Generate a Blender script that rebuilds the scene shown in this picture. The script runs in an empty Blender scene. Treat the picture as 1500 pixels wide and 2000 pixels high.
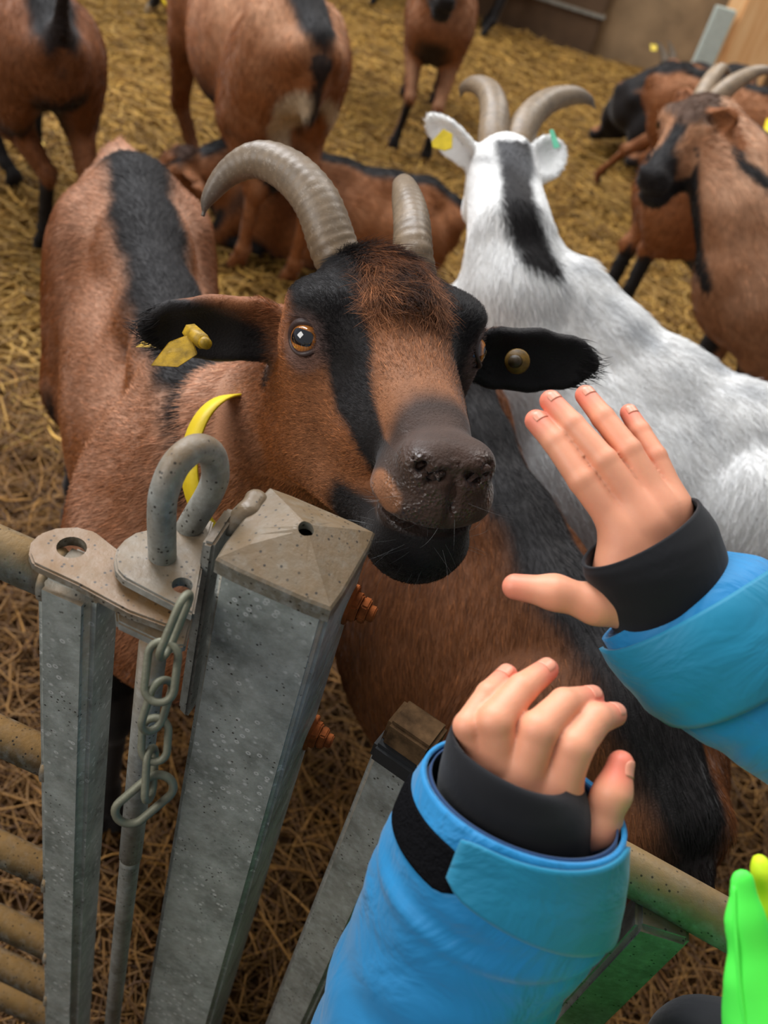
import bpy, bmesh, math, random
import numpy as np
from mathutils import Vector, Matrix

# ------------------------------------------------------------------ camera
SC = bpy.context.scene
FPX, CAMH = 1900.0, 1.45
_d = np.array([(105-750)/FPX, (1000-3050)/FPX, 1.0]); _d /= np.linalg.norm(_d)
_s = _d[2]; _c = math.sqrt(1-_s*_s); _st = -_d[0]/_c; _ct = math.sqrt(1-_st*_st)
CF = np.array([0, _c, -_s]); _U0 = np.array([0, _s, _c]); _R0 = np.array([1.0, 0, 0])
CR = _ct*_R0+_st*_U0; CU = -_st*_R0+_ct*_U0; CC = np.array([0, 0, CAMH])
cam = bpy.data.cameras.new('camera'); camo = bpy.data.objects.new('camera', cam)
SC.collection.objects.link(camo); SC.camera = camo
camo.matrix_world = Matrix(((CR[0], CU[0], -CF[0], CC[0]), (CR[1], CU[1], -CF[1], CC[1]), (CR[2], CU[2], -CF[2], CC[2]), (0, 0, 0, 1)))
cam.sensor_width = 36; cam.lens = FPX/2000*36; cam.clip_start = 0.02; cam.clip_end = 100
cam.dof.use_dof = True; cam.dof.focus_distance = 0.74; cam.dof.aperture_fstop = 6.5

# ------------------------------------------------------------------ light
W = bpy.data.worlds.new('barn_air'); SC.world = W; W.use_nodes = True
W.node_tree.nodes['Background'].inputs[0].default_value = (0.92, 0.94, 1.0, 1)
W.node_tree.nodes['Background'].inputs[1].default_value = 0.21
def area(name, loc, target, sx, sy, power, col):
    l = bpy.data.lights.new(name, 'AREA'); l.shape = 'RECTANGLE'; l.size = sx; l.size_y = sy; l.energy = power; l.color = col
    o = bpy.data.objects.new(name, l); SC.collection.objects.link(o); o.location = loc
    o.rotation_euler = (Vector(target)-Vector(loc)).to_track_quat('-Z', 'Y').to_euler()
    return o
area('skylight', (-2.6, 3.4, 4.6), (-0.3, 1.6, 0.5), 2.2, 5.0, 330, (0.93, 0.96, 1.0))
area('skylight', (1.2, 5.0, 4.8), (0.6, 3.2, 0.3), 2.0, 4.0, 130, (1.0, 0.97, 0.92))
area('barn_door_daylight', (-2.9, -1.1, 2.7), (0.0, 0.7, 0.9), 2.0, 2.0, 62, (1.0, 0.97, 0.93))
SC.view_settings.view_transform = 'Standard'; SC.view_settings.look = 'None'
SC.view_settings.exposure = 0.42; SC.view_settings.gamma = 1.0; SC.view_settings.use_curve_mapping = False
SC.cycles.max_bounces = 6; SC.cycles.diffuse_bounces = 3; SC.cycles.glossy_bounces = 3; SC.cycles.transmission_bounces = 3
SC.cycles.use_denoising = True
SC.cycles.use_adaptive_sampling = True; SC.cycles.adaptive_threshold = 0.02
SC.cycles.caustics_reflective = False; SC.cycles.caustics_refractive = False

# ------------------------------------------------------------------ helpers
COL = SC.collection
rng = np.random.default_rng(7); random.seed(7)
A_ = np.array
def P(x, y, z):
    """point of the world seen at pixel (x, y) at depth z"""
    return CC+z*(CF+(x-750)/FPX*CR+(1000-y)/FPX*CU)
def G(x, y, h):
    """point of the world seen at pixel (x, y) at height h"""
    v = CF+(x-750)/FPX*CR+(1000-y)/FPX*CU
    return CC+(h-CAMH)/v[2]*v
def PIX(p):
    q = np.asarray(p)-CC; z = q@CF
    return A_([750+FPX*(q@CR)/z, 1000-FPX*(q@CU)/z, z])
def unit(v): v = np.asarray(v, float); return v/(np.linalg.norm(v)+1e-12)
def srgb(r, g, b):
    f = lambda c: (c/255/12.92 if c/255 <= 0.04045 else ((c/255+0.055)/1.055)**2.4)
    return (f(r), f(g), f(b), 1)
def tag(o, label=None, cat=None, group=None, kind=None):
    if label: o['label'] = label
    if cat: o['category'] = cat
    if group: o['group'] = group
    if kind: o['kind'] = kind
    return o
def empty(name, loc=(0, 0, 0)):
    o = bpy.data.objects.new(name, None); COL.objects.link(o); o.location = loc; o.empty_display_size = 0.05
    return o
def link(name, me, mat, parent=None, smooth=True):
    if mat is not None and not me.materials: me.materials.append(mat)
    if smooth: me.polygons.foreach_set('use_smooth', [True]*len(me.polygons))
    o = bpy.data.objects.new(name, me); COL.objects.link(o)
    if parent is not None:
        o.parent = parent
        if parent.type == 'EMPTY': o.matrix_parent_inverse = Matrix.Translation(-parent.location)
    return o
def mesh_np(name, V, Fq, col=None):
    """mesh from numpy verts and faces (list of arrays of tris/quads of one size)"""
    me = bpy.data.meshes.new(name)
    V = np.asarray(V, np.float32); Fq = np.asarray(Fq, np.int32); k = Fq.shape[1]; n = len(Fq)
    me.vertices.add(len(V)); me.vertices.foreach_set('co', V.ravel())
    me.loops.add(n*k); me.loops.foreach_set('vertex_index', Fq.ravel())
    me.polygons.add(n); me.polygons.foreach_set('loop_start', np.arange(n, dtype=np.int32)*k)
    me.update(calc_edges=True); me.validate()
    if col is not None:
        a = me.color_attributes.new('Col', 'FLOAT_COLOR', 'POINT')
        a.data.foreach_set('color', np.c_[col, np.ones(len(V))].astype(np.float32).ravel())
    return me
def from_bm(name, bm, mat, parent=None, smooth=False, bevel=0.0, seg=2):
    bmesh.ops.recalc_face_normals(bm, faces=bm.faces)
    if bevel > 0:
        es = [e for e in bm.edges if len(e.link_faces) == 2 and e.calc_face_angle(0) > 0.5]
        bmesh.ops.bevel(bm, geom=es, offset=bevel, segments=seg, affect='EDGES', clamp_overlap=True)
    me = bpy.data.meshes.new(name); bm.to_mesh(me); bm.free()
    if bevel > 0 and not smooth:
        me.polygons.foreach_set('use_smooth', [True]*len(me.polygons))
        try: me.set_sharp_from_angle(angle=math.radians(50))
        except Exception: pass
    return link(name, me, mat, parent, smooth)
def prism(bm, pts_top, pts_bot):
    """solid between two matching outlines"""
    a = [bm.verts.new(Vector(p)) for p in pts_top]; b = [bm.verts.new(Vector(p)) for p in pts_bot]
    n = len(a); bm.faces.new(a); bm.faces.new(b[::-1])
    for i in range(n): bm.faces.new((a[i], b[i], b[(i+1) % n], a[(i+1) % n]))
def frames(pts):
    """parallel transport frames along a polyline"""
    pts = np.asarray(pts, float); T = np.gradient(pts, axis=0); T /= np.linalg.norm(T, axis=1)[:, None]+1e-12
    ref = A_([0, 0, 1.0]) if abs(T[0][2]) < 0.9 else A_([1.0, 0, 0])
    n = unit(np.cross(T[0], ref)); N = [n]
    for i in range(1, len(pts)):
        n = N[-1]-T[i]*(N[-1]@T[i]); N.append(unit(n))
    N = A_(N); return T, N, np.cross(T, N)
def catmull(pts, n):
    pts = np.asarray(pts, float); m = len(pts)
    e = np.vstack([2*pts[0]-pts[1], pts, 2*pts[-1]-pts[-2]])
    t = np.linspace(0, m-1, n); i = np.minimum(t.astype(int), m-2); u = (t-i)[:, None]
    p0, p1, p2, p3 = e[i], e[i+1], e[i+2], e[i+3]
    return 0.5*((2*p1)+(-p0+p2)*u+(2*p0-5*p1+4*p2-p3)*u*u+(-p0+3*p1-3*p2+p3)*u**3)
def tube(pts, r, seg=14, closed=False, cap=True, off=None):
    """V, quads of a tube; r scalar or per point; off(i, ang) radial factor"""
    pts = np.asarray(pts, float); n = len(pts)
    r = np.full(n, r) if np.isscalar(r) else np.asarray(r, float)
    if closed:
        T = np.roll(pts, -1, 0)-np.roll(pts, 1, 0); T /= np.linalg.norm(T, axis=1)[:, None]
        c = pts.mean(0); nn = unit(np.cross(pts[0]-c, pts[n//4]-c)); B = np.tile(nn, (n, 1)); N = np.cross(B, T)
    else: T, N, B = frames(pts)
    a = np.linspace(0, 2*np.pi, seg, endpoint=False)
    rr = r[:, None]*np.ones(seg)[None]
    if off is not None: rr = rr*off(np.arange(n)[:, None], a[None])
    V = pts[:, None]+rr[..., None]*(np.cos(a)[None, :, None]*N[:, None]+np.sin(a)[None, :, None]*B[:, None])
    V = V.reshape(-1, 3); Fs = []
    for i in range(n if closed else n-1):
        j = (i+1) % n
        for k in range(seg): Fs.append((i*seg+k, i*seg+(k+1) % seg, j*seg+(k+1) % seg, j*seg+k))
    if cap and not closed:
        V = np.vstack([V, pts[0], pts[-1]]); c0, c1 = n*seg, n*seg+1
        for k in range(0, seg, 2):
            Fs.append((c0, (k+2) % seg, k+1, k)); Fs.append((c1, (n-1)*seg+k, (n-1)*seg+k+1, (n-1)*seg+(k+2) % seg))
    return V, A_(Fs)
def add_tube(name, pts, r, mat, parent=None, **k):
    V, Fs = tube(pts, r, **k); return link(name, mesh_np(name, V, Fs), mat, parent)
def join_np(parts):
    V, Fs, o = [], [], 0
    for v, f in parts: V.append(v); Fs.append(f+o); o += len(v)
    return np.vstack(V), np.vstack(Fs)

# ------------------------------------------------------------------ materials
def mat_new(name):
    m = bpy.data.materials.new(name); m.use_nodes = True; nt = m.node_tree
    return m, nt, nt.nodes['Principled BSDF']
def nd(nt, typ, **k):
    n = nt.nodes.new(typ)
    for a, v in k.items():
        if a.startswith('i_'): n.inputs[a[2:].replace('_', ' ')].default_value = v
        else: setattr(n, a, v)
    return n
def mixc(nt, fac, a, b, blend='MIX'):
    n = nt.nodes.new('ShaderNodeMix'); n.data_type = 'RGBA'; n.blend_type = blend
    for s, v in ((n.inputs[0], fac), (n.inputs[6], a), (n.inputs[7], b)):
        if hasattr(v, 'links'): nt.links.new(v, s)
        else: s.default_value = v
    return n.outputs[2]
def noise(nt, scale, detail=4, rough=0.6, vec=None, dist=0.0):
    n = nt.nodes.new('ShaderNodeTexNoise'); n.inputs['Scale'].default_value = scale; n.inputs['Detail'].default_value = detail
    n.inputs['Roughness'].default_value = rough; n.inputs['Distortion'].default_value = dist
    if vec is None: vec = objco(nt)
    nt.links.new(vec, n.inputs['Vector']); return n.outputs['Fac']
def objco(nt, scale=None):
    for n in nt.nodes:
        if n.type == 'TEX_COORD': t = n; break
    else: t = nt.nodes.new('ShaderNodeTexCoord')
    if scale is None: return t.outputs['Object']
    m = nt.nodes.new('ShaderNodeMapping'); m.inputs['Scale'].default_value = scale
    nt.links.new(t.outputs['Object'], m.inputs['Vector']); return m.outputs[0]
def ramp(nt, fac, stops):
    n = nt.nodes.new('ShaderNodeValToRGB'); nt.links.new(fac, n.inputs[0]); e = n.color_ramp.elements
    while len(e) < len(stops): e.new(0.5)
    for el, (p, c) in zip(e, stops):
        el.position = p; el.color = c if len(c) == 4 else (*c, 1)
    return n.outputs[0]
def bump(nt, bsdf, h, strength=0.4, dist=0.002):
    b = nt.nodes.new('ShaderNodeBump'); b.inputs['Strength'].default_value = strength; b.inputs['Distance'].default_value = dist
    nt.links.new(h, b.inputs['Height']); nt.links.new(b.outputs[0], bsdf.inputs['Normal'])
def bw(v): return (v, v, v, 1)
def galvanized(name, base, dark, dirt, dirt_amt=0.5, rough=0.45, metal=0.55, specks=True, pits=0.0, sm=(.34, .46)):
    """zinc coated steel: cloudy grey, dark fly specks, pale pits, tan dust on faces that look up"""
    m, nt, b = mat_new(name); L = nt.links.new
    c = mixc(nt, ramp(nt, noise(nt, 28, 6, .65), [(.35, bw(0)), (.68, bw(1))]), base, dark)
    c = mixc(nt, ramp(nt, noise(nt, 130, 3, .6), [(.45, bw(0)), (.75, bw(.35))]), c, srgb(190, 195, 192))
    if pits > 0:
        v = nd(nt, 'ShaderNodeTexVoronoi', feature='F1'); v.inputs['Scale'].default_value = 115; v.inputs['Randomness'].default_value = 1.0
        L(objco(nt), v.inputs['Vector'])
        ring = ramp(nt, v.outputs['Distance'], [(.0, bw(.15)), (.10, bw(.15)), (.17, bw(1)), (.30, bw(.0)), (1, bw(0))])
        msk = ramp(nt, noise(nt, 16, 3, .6), [(.43, bw(0)), (.55, bw(1))])
        c = mixc(nt, mixc(nt, 1.0, ring, msk, 'MULTIPLY'), c, srgb(205, 208, 205))
    geo = nt.nodes.new('ShaderNodeNewGeometry'); sep = nt.nodes.new('ShaderNodeSeparateXYZ'); L(geo.outputs['Normal'], sep.inputs[0])
    up = ramp(nt, sep.outputs['Z'], [(.25, bw(0)), (.75, bw(dirt_amt))])
    dn = ramp(nt, noise(nt, 60, 5, .7), [(.25, bw(.55)), (.6, bw(1))])
    dm = mixc(nt, 1.0, up, dn, 'MULTIPLY')
    c = mixc(nt, dm, c, dirt)
    if specks:
        v = nd(nt, 'ShaderNodeTexVoronoi', feature='F1'); v.inputs['Scale'].default_value = 185; v.inputs['Randomness'].default_value = 1.0
        L(objco(nt), v.inputs['Vector'])
        sp = ramp(nt, v.outputs['Distance'], [(.13, bw(1)), (.21, bw(0))])
        ms = ramp(nt, noise(nt, 34, 2, .5), [(sm[0], bw(0)), (sm[1], bw(.9))])
        c = mixc(nt, mixc(nt, 1.0, sp, ms, 'MULTIPLY'), c, srgb(40, 34, 28))
    L(c, b.inputs['Base Color'])
    inv = nd(nt, 'ShaderNodeMath', operation='MULTIPLY_ADD'); L(dm, inv.inputs[0]); inv.inputs[1].default_value = -metal; inv.inputs[2].default_value = metal
    L(inv.outputs[0], b.inputs['Metallic'])
    L(ramp(nt, noise(nt, 50, 4), [(.3, bw(rough-.1)), (.7, bw(rough+.18))]), b.inputs['Roughness'])
    bump(nt, b, noise(nt, 240, 5, .65), .35, .0012)
    return m
def plain(name, col, rough=0.6, metal=0.0, nscale=40, namt=0.25, bmp=0.2, bscale=200, spec=0.5, dark=0.6, **k):
    m, nt, b = mat_new(name)
    d = (col[0]*dark, col[1]*dark, col[2]*dark, 1)
    nt.links.new(mixc(nt, ramp(nt, noise(nt, nscale, 5), [(.35, bw(0)), (.75, bw(namt*2))]), col, d), b.inputs['Base Color'])
    b.inputs['Roughness'].default_value = rough; b.inputs['Metallic'].default_value = metal; b.inputs['Specular IOR Level'].default_value = spec
    for a, v in k.items(): b.inputs[a.replace('_', ' ')].default_value = v
    if bmp: bump(nt, b, noise(nt, bscale, 4), bmp, .001)
    return m
def coat(name, rough=0.6, spec=0.25, bscale=450, bstr=0.3, sheen=0.0, var=0.25, vs=60):
    """colour from the mesh's own colour attribute (coat pattern) with fine hair-like variation"""
    m, nt, b = mat_new(name)
    a = nd(nt, 'ShaderNodeAttribute', attribute_name='Col')
    c = mixc(nt, ramp(nt, noise(nt, vs, 5, .7), [(.3, bw(0)), (.7, bw(var))]), a.outputs['Color'], (0.01, 0.006, 0.004, 1))
    nt.links.new(c, b.inputs['Base Color'])
    b.inputs['Roughness'].default_value = rough; b.inputs['Specular IOR Level'].default_value = spec
    b.inputs['Sheen Weight'].default_value = sheen; b.inputs['Sheen Roughness'].default_value = 0.4
    bump(nt, b, noise(nt, bscale, 3, .6), bstr, .0015)
    return m
# ------------------------------------------------------------------ signed distance sculpting
class Sculpt:
    """solids blended smoothly, then turned into ONE mesh (naive surface nets)"""
    def __init__(s): s.ops = []
    def ell(s, c, r, rot=None, k=.02, sub=False, tagn='', flow=None):
        r = np.asarray(r, float); rot = np.eye(3) if rot is None else np.asarray(rot, float)
        s.ops.append(dict(t='e', c=np.asarray(c, float), r=r, rot=rot, k=k, sub=sub, tag=tagn, flow=None if flow is None else unit(flow),
                          lo=np.asarray(c)-r.max(), hi=np.asarray(c)+r.max()))
    def cone(s, a, b, ra, rb, k=.02, flat=None, sub=False, tagn='', flow=None):
        a, b = np.asarray(a, float), np.asarray(b, float); m = max(ra, rb)
        if flow is None and np.linalg.norm(b-a) > 1e-6: flow = unit(b-a)
        s.ops.append(dict(t='c', a=a, b=b, ra=ra, rb=rb, k=k, flat=flat, sub=sub, tag=tagn, flow=flow,
                          lo=np.minimum(a, b)-m, hi=np.maximum(a, b)+m))
    def chain(s, pts, rs, **kw):
        for i in range(len(pts)-1): s.cone(pts[i], pts[i+1], rs[i], rs[i+1], **kw)
    def raw(s, o, p):
        if o['t'] == 'e':
            q = (p-o['c'])@o['rot'].T; k0 = np.linalg.norm(q/o['r'], axis=1); k1 = np.linalg.norm(q/o['r']**2, axis=1)
            return np.where(k1 > 1e-9, k0*(k0-1)/np.maximum(k1, 1e-9), -o['r'].min())
        a, b = o['a'], o['b']; f = 1.0
        if o['flat'] is not None:
            n, f = o['flat']; n = np.asarray(n); p = p+((p-a)@n)[:, None]*n*(f-1); b = b+n*((b-a)@n)*(f-1)
        ab = b-a; L2 = ab@ab+1e-12; t = np.clip((p-a)@ab/L2, 0, 1)
        d = np.linalg.norm(p-a-t[:, None]*ab, axis=1)-(o['ra']+t*(o['rb']-o['ra']))
        return d/max(f, 1.0)
    def ev(s, p):
        d = np.full(len(p), 9.0)
        for o in s.ops:
            mg = o['k']+.03
            m = np.all((p > o['lo']-mg) & (p < o['hi']+mg), axis=1)
            if not m.any(): continue
            x = s.raw(o, p[m]); y = d[m]; k = max(o['k'], 1e-5)
            if o['sub']:
                h = np.maximum(k-np.abs(y+x), 0)/k; d[m] = np.maximum(y, -x)+h*h*k*.25
            else:
                h = np.maximum(k-np.abs(y-x), 0)/k; d[m] = np.minimum(y, x)-h*h*k*.25
        return d
    def bounds(s):
        q = [o for o in s.ops if not o['sub']]
        return np.min([o['lo'] for o in q], 0), np.max([o['hi'] for o in q], 0)
    def mesh(s, h):
        lo, hi = s.bounds(); lo = lo-3*h; B = 4
        n = (np.ceil((hi+3*h-lo)/h/B).astype(int)+1)*B; nc = n//B
        I = np.stack(np.meshgrid(*[np.arange(k) for k in nc], indexing='ij'), -1).reshape(-1, 3)
        cd = s.ev(lo+(I*B+(B-1)/2)*h)
        D = np.repeat(np.repeat(np.repeat(np.where(cd < 0, -1., 1.).reshape(nc), B, 0), B, 1), B, 2).astype(np.float32)
        act = I[np.abs(cd) < B*h*1.9]
        off = np.stack(np.meshgrid(*[np.arange(B)]*3, indexing='ij'), -1).reshape(-1, 3)
        for c0 in range(0, len(act), 6000):
            X = (act[c0:c0+6000, None]*B+off[None]).reshape(-1, 3)
            D[X[:, 0], X[:, 1], X[:, 2]] = s.ev(lo+X*h)
        S = D < 0
        c = [S[i:n[0]-1+i, j:n[1]-1+j, k:n[2]-1+k] for i in (0, 1) for j in (0, 1) for k in (0, 1)]
        sm = sum(x.astype(np.int8) for x in c); cells = np.argwhere((sm > 0) & (sm < 8))
        cid = -np.ones(tuple(n-1), np.int32); cid[tuple(cells.T)] = np.arange(len(cells))
        acc = np.zeros((len(cells), 3)); cnt = np.zeros(len(cells))
        cor = [A_([i, j, k]) for i in (0, 1) for j in (0, 1) for k in (0, 1)]
        for u in range(8):
            for v in range(u+1, 8):
                if np.abs(cor[u]-cor[v]).sum() != 1: continue
                da = D[tuple((cells+cor[u]).T)]; db = D[tuple((cells+cor[v]).T)]; m = (da < 0) != (db < 0)
                t = np.where(m, da/np.where(m, da-db, 1), 0)
                acc[m] += (cor[u]+t[:, None]*(cor[v]-cor[u]))[m]; cnt[m] += 1
        V = lo+(cells+acc/np.maximum(cnt, 1)[:, None])*h
        Q = []
        for ax in range(3):
            b, g = [a for a in range(3) if a != ax]
            sl0 = [slice(None)]*3; sl1 = [slice(None)]*3; sl0[ax] = slice(0, -1); sl1[ax] = slice(1, None)
            E = np.argwhere(S[tuple(sl0)] != S[tuple(sl1)])
            E = E[(E[:, b] > 0) & (E[:, g] > 0) & (E[:, b] < n[b]-1) & (E[:, g] < n[g]-1)]
            eb, eg = np.eye(3, dtype=int)[b], np.eye(3, dtype=int)[g]
            q = np.stack([cid[tuple((E-eb-eg).T)], cid[tuple((E-eg).T)], cid[tuple(E.T)], cid[tuple((E-eb).T)]], 1)
            fl = S[tuple(E.T)] ^ (ax == 1); q[~fl] = q[~fl][:, ::-1]; Q.append(q)
        Q = np.vstack(Q); Q = Q[(Q >= 0).all(1)]
        return V, Q
    def grad(s, V, e):
        g = np.zeros_like(V)
        for t in ((1, -1, -1), (-1, -1, 1), (-1, 1, -1), (1, 1, 1)):
            t = A_(t, float); g += t*s.ev(V+t*e)[:, None]
        return g/(np.linalg.norm(g, axis=1)[:, None]+1e-12)
    def project(s, V, e=.001, it=1, lim=.004):
        for _ in range(it):
            g = s.grad(V, e); d = np.clip(s.ev(V), -lim, lim); V = V-g*d[:, None]
        return V
    def tags(s, p, kinds=None):
        """index of the nearest positive solid per point"""
        best = np.full(len(p), 9.0); idx = np.zeros(len(p), int)
        for i, o in enumerate(s.ops):
            if o['sub']: continue
            x = s.raw(o, p); m = x < best; best[m] = x[m]; idx[m] = i
        return idx
    def flow(s, p, soft=.03):
        a = np.zeros_like(p)
        for o in s.ops:
            if o['sub'] or o['flow'] is None: continue
            a += np.exp(-np.clip(s.raw(o, p), -.05, 1)/soft)[:, None]*o['flow']
        return a/(np.linalg.norm(a, axis=1)[:, None]+1e-12)

def refine(V, Q, mask_fn):
    """split the quads whose centre satisfies mask_fn into four (borders stay closed)"""
    bm = bmesh.new(); me = mesh_np('t', V, Q); bm.from_mesh(me); bpy.data.meshes.remove(me)
    C = V[Q].mean(1); m = mask_fn(C); bm.faces.ensure_lookup_table()
    es = set()
    for i in np.nonzero(m)[0]:
        if i < len(bm.faces): es.update(bm.faces[i].edges)
    bmesh.ops.subdivide_edges(bm, edges=list(es), cuts=1, use_grid_fill=True)
    bmesh.ops.triangulate(bm, faces=[f for f in bm.faces if len(f.verts) > 4])
    bm.verts.ensure_lookup_table()
    V2 = A_([v.co[:] for v in bm.verts])
    F2 = []
    bm.verts.index_update()
    for f in bm.faces:
        ix = [v.index for v in f.verts]
        F2 += [(ix[0], ix[1], ix[2])] if len(ix) == 3 else [(ix[0], ix[1], ix[2]), (ix[0], ix[2], ix[3])]
    bm.free(); return V2, A_(F2)
def tri(Q): return Q if Q.shape[1] == 3 else np.vstack([Q[:, [0, 1, 2]], Q[:, [0, 2, 3]]])
def scatter(V, T, N, dens=None):
    """N points on triangles, weighted by area*dens(centre); returns points, triangle ids, bary"""
    a, b, c = V[T[:, 0]], V[T[:, 1]], V[T[:, 2]]; w = np.linalg.norm(np.cross(b-a, c-a), axis=1)
    if dens is not None: w = w*dens((a+b+c)/3, np.cross(b-a, c-a)/(w[:, None]+1e-12))
    i = np.searchsorted(np.cumsum(w)/w.sum(), rng.random(N)); i = np.minimum(i, len(T)-1)
    u, v = rng.random(N), rng.random(N); f = u+v > 1; u[f], v[f] = 1-u[f], 1-v[f]
    B = np.c_[1-u-v, u, v]
    return (V[T[i]]*B[..., None]).sum(1), i, B
def hair_obj(name, pts, rad, col, mat, parent, label=None):
    """pts N x K x 3 strands"""
    N, K, _ = pts.shape
    cd = bpy.data.hair_curves.new(name); cd.add_curves([K]*N)
    cd.attributes['position'].data.foreach_set('vector', pts.astype(np.float32).ravel())
    r = cd.attributes.get('radius') or cd.attributes.new('radius', 'FLOAT', 'POINT')
    r.data.foreach_set('value', np.asarray(rad, np.float32).ravel())
    c = cd.attributes.new('Col', 'FLOAT_COLOR', 'CURVE'); c.data.foreach_set('color', np.c_[col, np.ones(N)].astype(np.float32).ravel())
    cd.materials.append(mat)
    o = bpy.data.objects.new(name, cd); COL.objects.link(o); o['kind'] = 'stuff'
    if parent is not None:
        o.parent = parent
        if parent.type == 'EMPTY': o.matrix_parent_inverse = Matrix.Translation(-parent.location)
    return o
def fur(sc, V, T, Ccol, N, length, width, lift, mat, parent, dens=None, lenf=None, jit=.25, cvar=.35, droop=0.0, flowf=None):
    p, i, B = scatter(V, T, N, dens)
    col = (Ccol[T[i]]*B[..., None]).sum(1)
    n = sc.grad(p, .002); fl = sc.flow(p) if flowf is None else flowf(p, sc.flow(p))
    fl = fl+A_([0, 0, -droop]); fl = fl+rng.normal(0, jit, fl.shape); fl -= n*(fl*n).sum(1)[:, None]; fl /= np.linalg.norm(fl, axis=1)[:, None]+1e-9
    L = length*(.6+.8*rng.random(N))*(1 if lenf is None else lenf(p))
    up = lift*(.6+.8*rng.random(N))
    K = 4; S = np.linspace(0, 1, K)
    pts = p[:, None]-n[:, None]*.0008+L[:, None, None]*(S[None, :, None]*fl[:, None]+(up[:, None]*(S*(1.25-.6*S))[None])[..., None]*n[:, None])
    rad = width*A_([1, .9, .65, .15])[None]*np.ones((N, 1))
    col = np.clip(col*np.exp(rng.normal(0, cvar, N))[:, None], 0, 1)
    return hair_obj('fur', pts, rad, col, mat, parent)
# ------------------------------------------------------------------ setting: straw floor, low wall, post
DUST = srgb(134, 111, 80)
M_galv = galvanized('galvanized_steel', srgb(166, 172, 166), srgb(118, 124, 118), DUST, .92, metal=.28, pits=.9, sm=(.47, .58))
M_galv_plain = galvanized('galvanized_bar', srgb(150, 150, 143), srgb(112, 112, 105), srgb(118, 97, 70), .95, metal=.25, sm=(.42, .52))
M_pipe = galvanized('dusty_pipe', srgb(140, 134, 120), srgb(106, 98, 82), srgb(176, 140, 88), .85, metal=.3)
M_pipe_dirty = galvanized('dirty_pipe', srgb(118, 98, 70), srgb(78, 62, 42), srgb(164, 124, 70), .9, rough=.6, metal=.1)
M_chain = plain('weathered_chain', srgb(122, 121, 102), .55, .3, 60, .35, .4, 300)
M_rust = plain('rust', srgb(160, 86, 40), .9, 0, 90, .5, .7, 260, .2, .35)
def build_floor():
    n = 200; xs = np.linspace(-9, 9, n); ys = np.linspace(-3.5, 9.3, n)
    X, Y = np.meshgrid(xs, ys, indexing='ij')
    Z = .025*np.sin(2.1*X+1.3*np.sin(1.7*Y))*np.cos(1.9*Y+.7*np.sin(2.3*X))+.012*np.sin(6.3*X+2*Y)*np.sin(5.1*Y-X)-.025
    V = np.stack([X, Y, Z], -1).reshape(-1, 3); i, j = np.meshgrid(np.arange(n-1), np.arange(n-1), indexing='ij')
    a = (i*n+j).ravel(); Q = np.stack([a, a+n, a+n+1, a+1], 1)
    m, nt, b = mat_new('trodden_straw')
    f1 = noise(nt, 9, 8, .7, objco(nt), .6); f2 = noise(nt, 60, 6, .75, objco(nt, (1, .45, 1)), 1.2)
    c = mixc(nt, ramp(nt, f2, [(.3, bw(0)), (.7, bw(1))]), srgb(112, 80, 32), srgb(164, 124, 58))
    c = mixc(nt, ramp(nt, f1, [(.35, bw(.7)), (.62, bw(0))]), c, srgb(74, 48, 20))
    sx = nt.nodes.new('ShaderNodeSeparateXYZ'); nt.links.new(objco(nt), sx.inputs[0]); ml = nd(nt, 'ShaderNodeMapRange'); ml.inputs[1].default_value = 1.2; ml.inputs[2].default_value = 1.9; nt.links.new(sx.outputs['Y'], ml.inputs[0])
    c = mixc(nt, ml.outputs[0], mixc(nt, ramp(nt, f2, [(.3, bw(0)), (.7, bw(1))]), srgb(52, 34, 17), srgb(92, 62, 30)), c)  # shade near the fence is put into the straw colour here
    nt.links.new(c, b.inputs['Base Color']); b.inputs['Roughness'].default_value = .85; b.inputs['Specular IOR Level'].default_value = .15
    bump(nt, b, f2, .9, .02)
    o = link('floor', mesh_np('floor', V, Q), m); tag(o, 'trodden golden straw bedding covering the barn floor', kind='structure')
    return o
FLOOR = build_floor()
def floor_z(x, y):
    return .025*np.sin(2.1*x+1.3*np.sin(1.7*y))*np.cos(1.9*y+.7*np.sin(2.3*x))+.012*np.sin(6.3*x+2*y)*np.sin(5.1*y-x)-.025
def straw_strands(name, N, x0, x1, y0, y1, lmin, lmax, w, seed, lift, ca, cb):
    r = np.random.default_rng(seed)
    c = np.c_[r.uniform(x0, x1, N), r.uniform(y0, y1, N)]; a = r.uniform(0, 2*np.pi, N); L = r.uniform(lmin, lmax, N)
    d = np.c_[np.cos(a), np.sin(a)]; bend = r.normal(0, .16, N)
    S = A_([-.5, 0, .5]); pts = np.zeros((N, 3, 3))
    for k, s in enumerate(S):
        q = c+d*(L*s)[:, None]+np.c_[-d[:, 1], d[:, 0]]*(L*bend*(s*s*4-.5))[:, None]
        pts[:, k, :2] = q; pts[:, k, 2] = floor_z(q[:, 0], q[:, 1])
    base = r.random(N)**2*lift; tilt = r.normal(0, .22, N)*lift/.03*.03
    for k, s in enumerate(S): pts[:, k, 2] += base+tilt*s*2*.6+.002+(np.abs(tilt)*.5)
    t = r.random(N)[:, None]
    col = (1-t)*A_(srgb(*ca)[:3])+t*A_(srgb(*cb)[:3]); col *= np.exp(r.normal(0, .28, N))[:, None]
    rad = (w*(.6+.8*r.random(N)))[:, None]*A_([.8, 1, .7])
    return hair_obj(name, pts, rad, np.clip(col, 0, 1), M_straw, None)
M_straw = coat('straw', .5, .35, 300, .15, 0, .1)
tag(straw_strands('loose_straw', 17000, -1.1, 1.3, .2, 1.7, .05, .16, .0013, 1, .035, (84, 52, 22), (150, 108, 52)), 'straw stalks lying below the galvanized gate, shade put into their colour', 'straw')  # dark strand colours stand in for the shade by the fence
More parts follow.
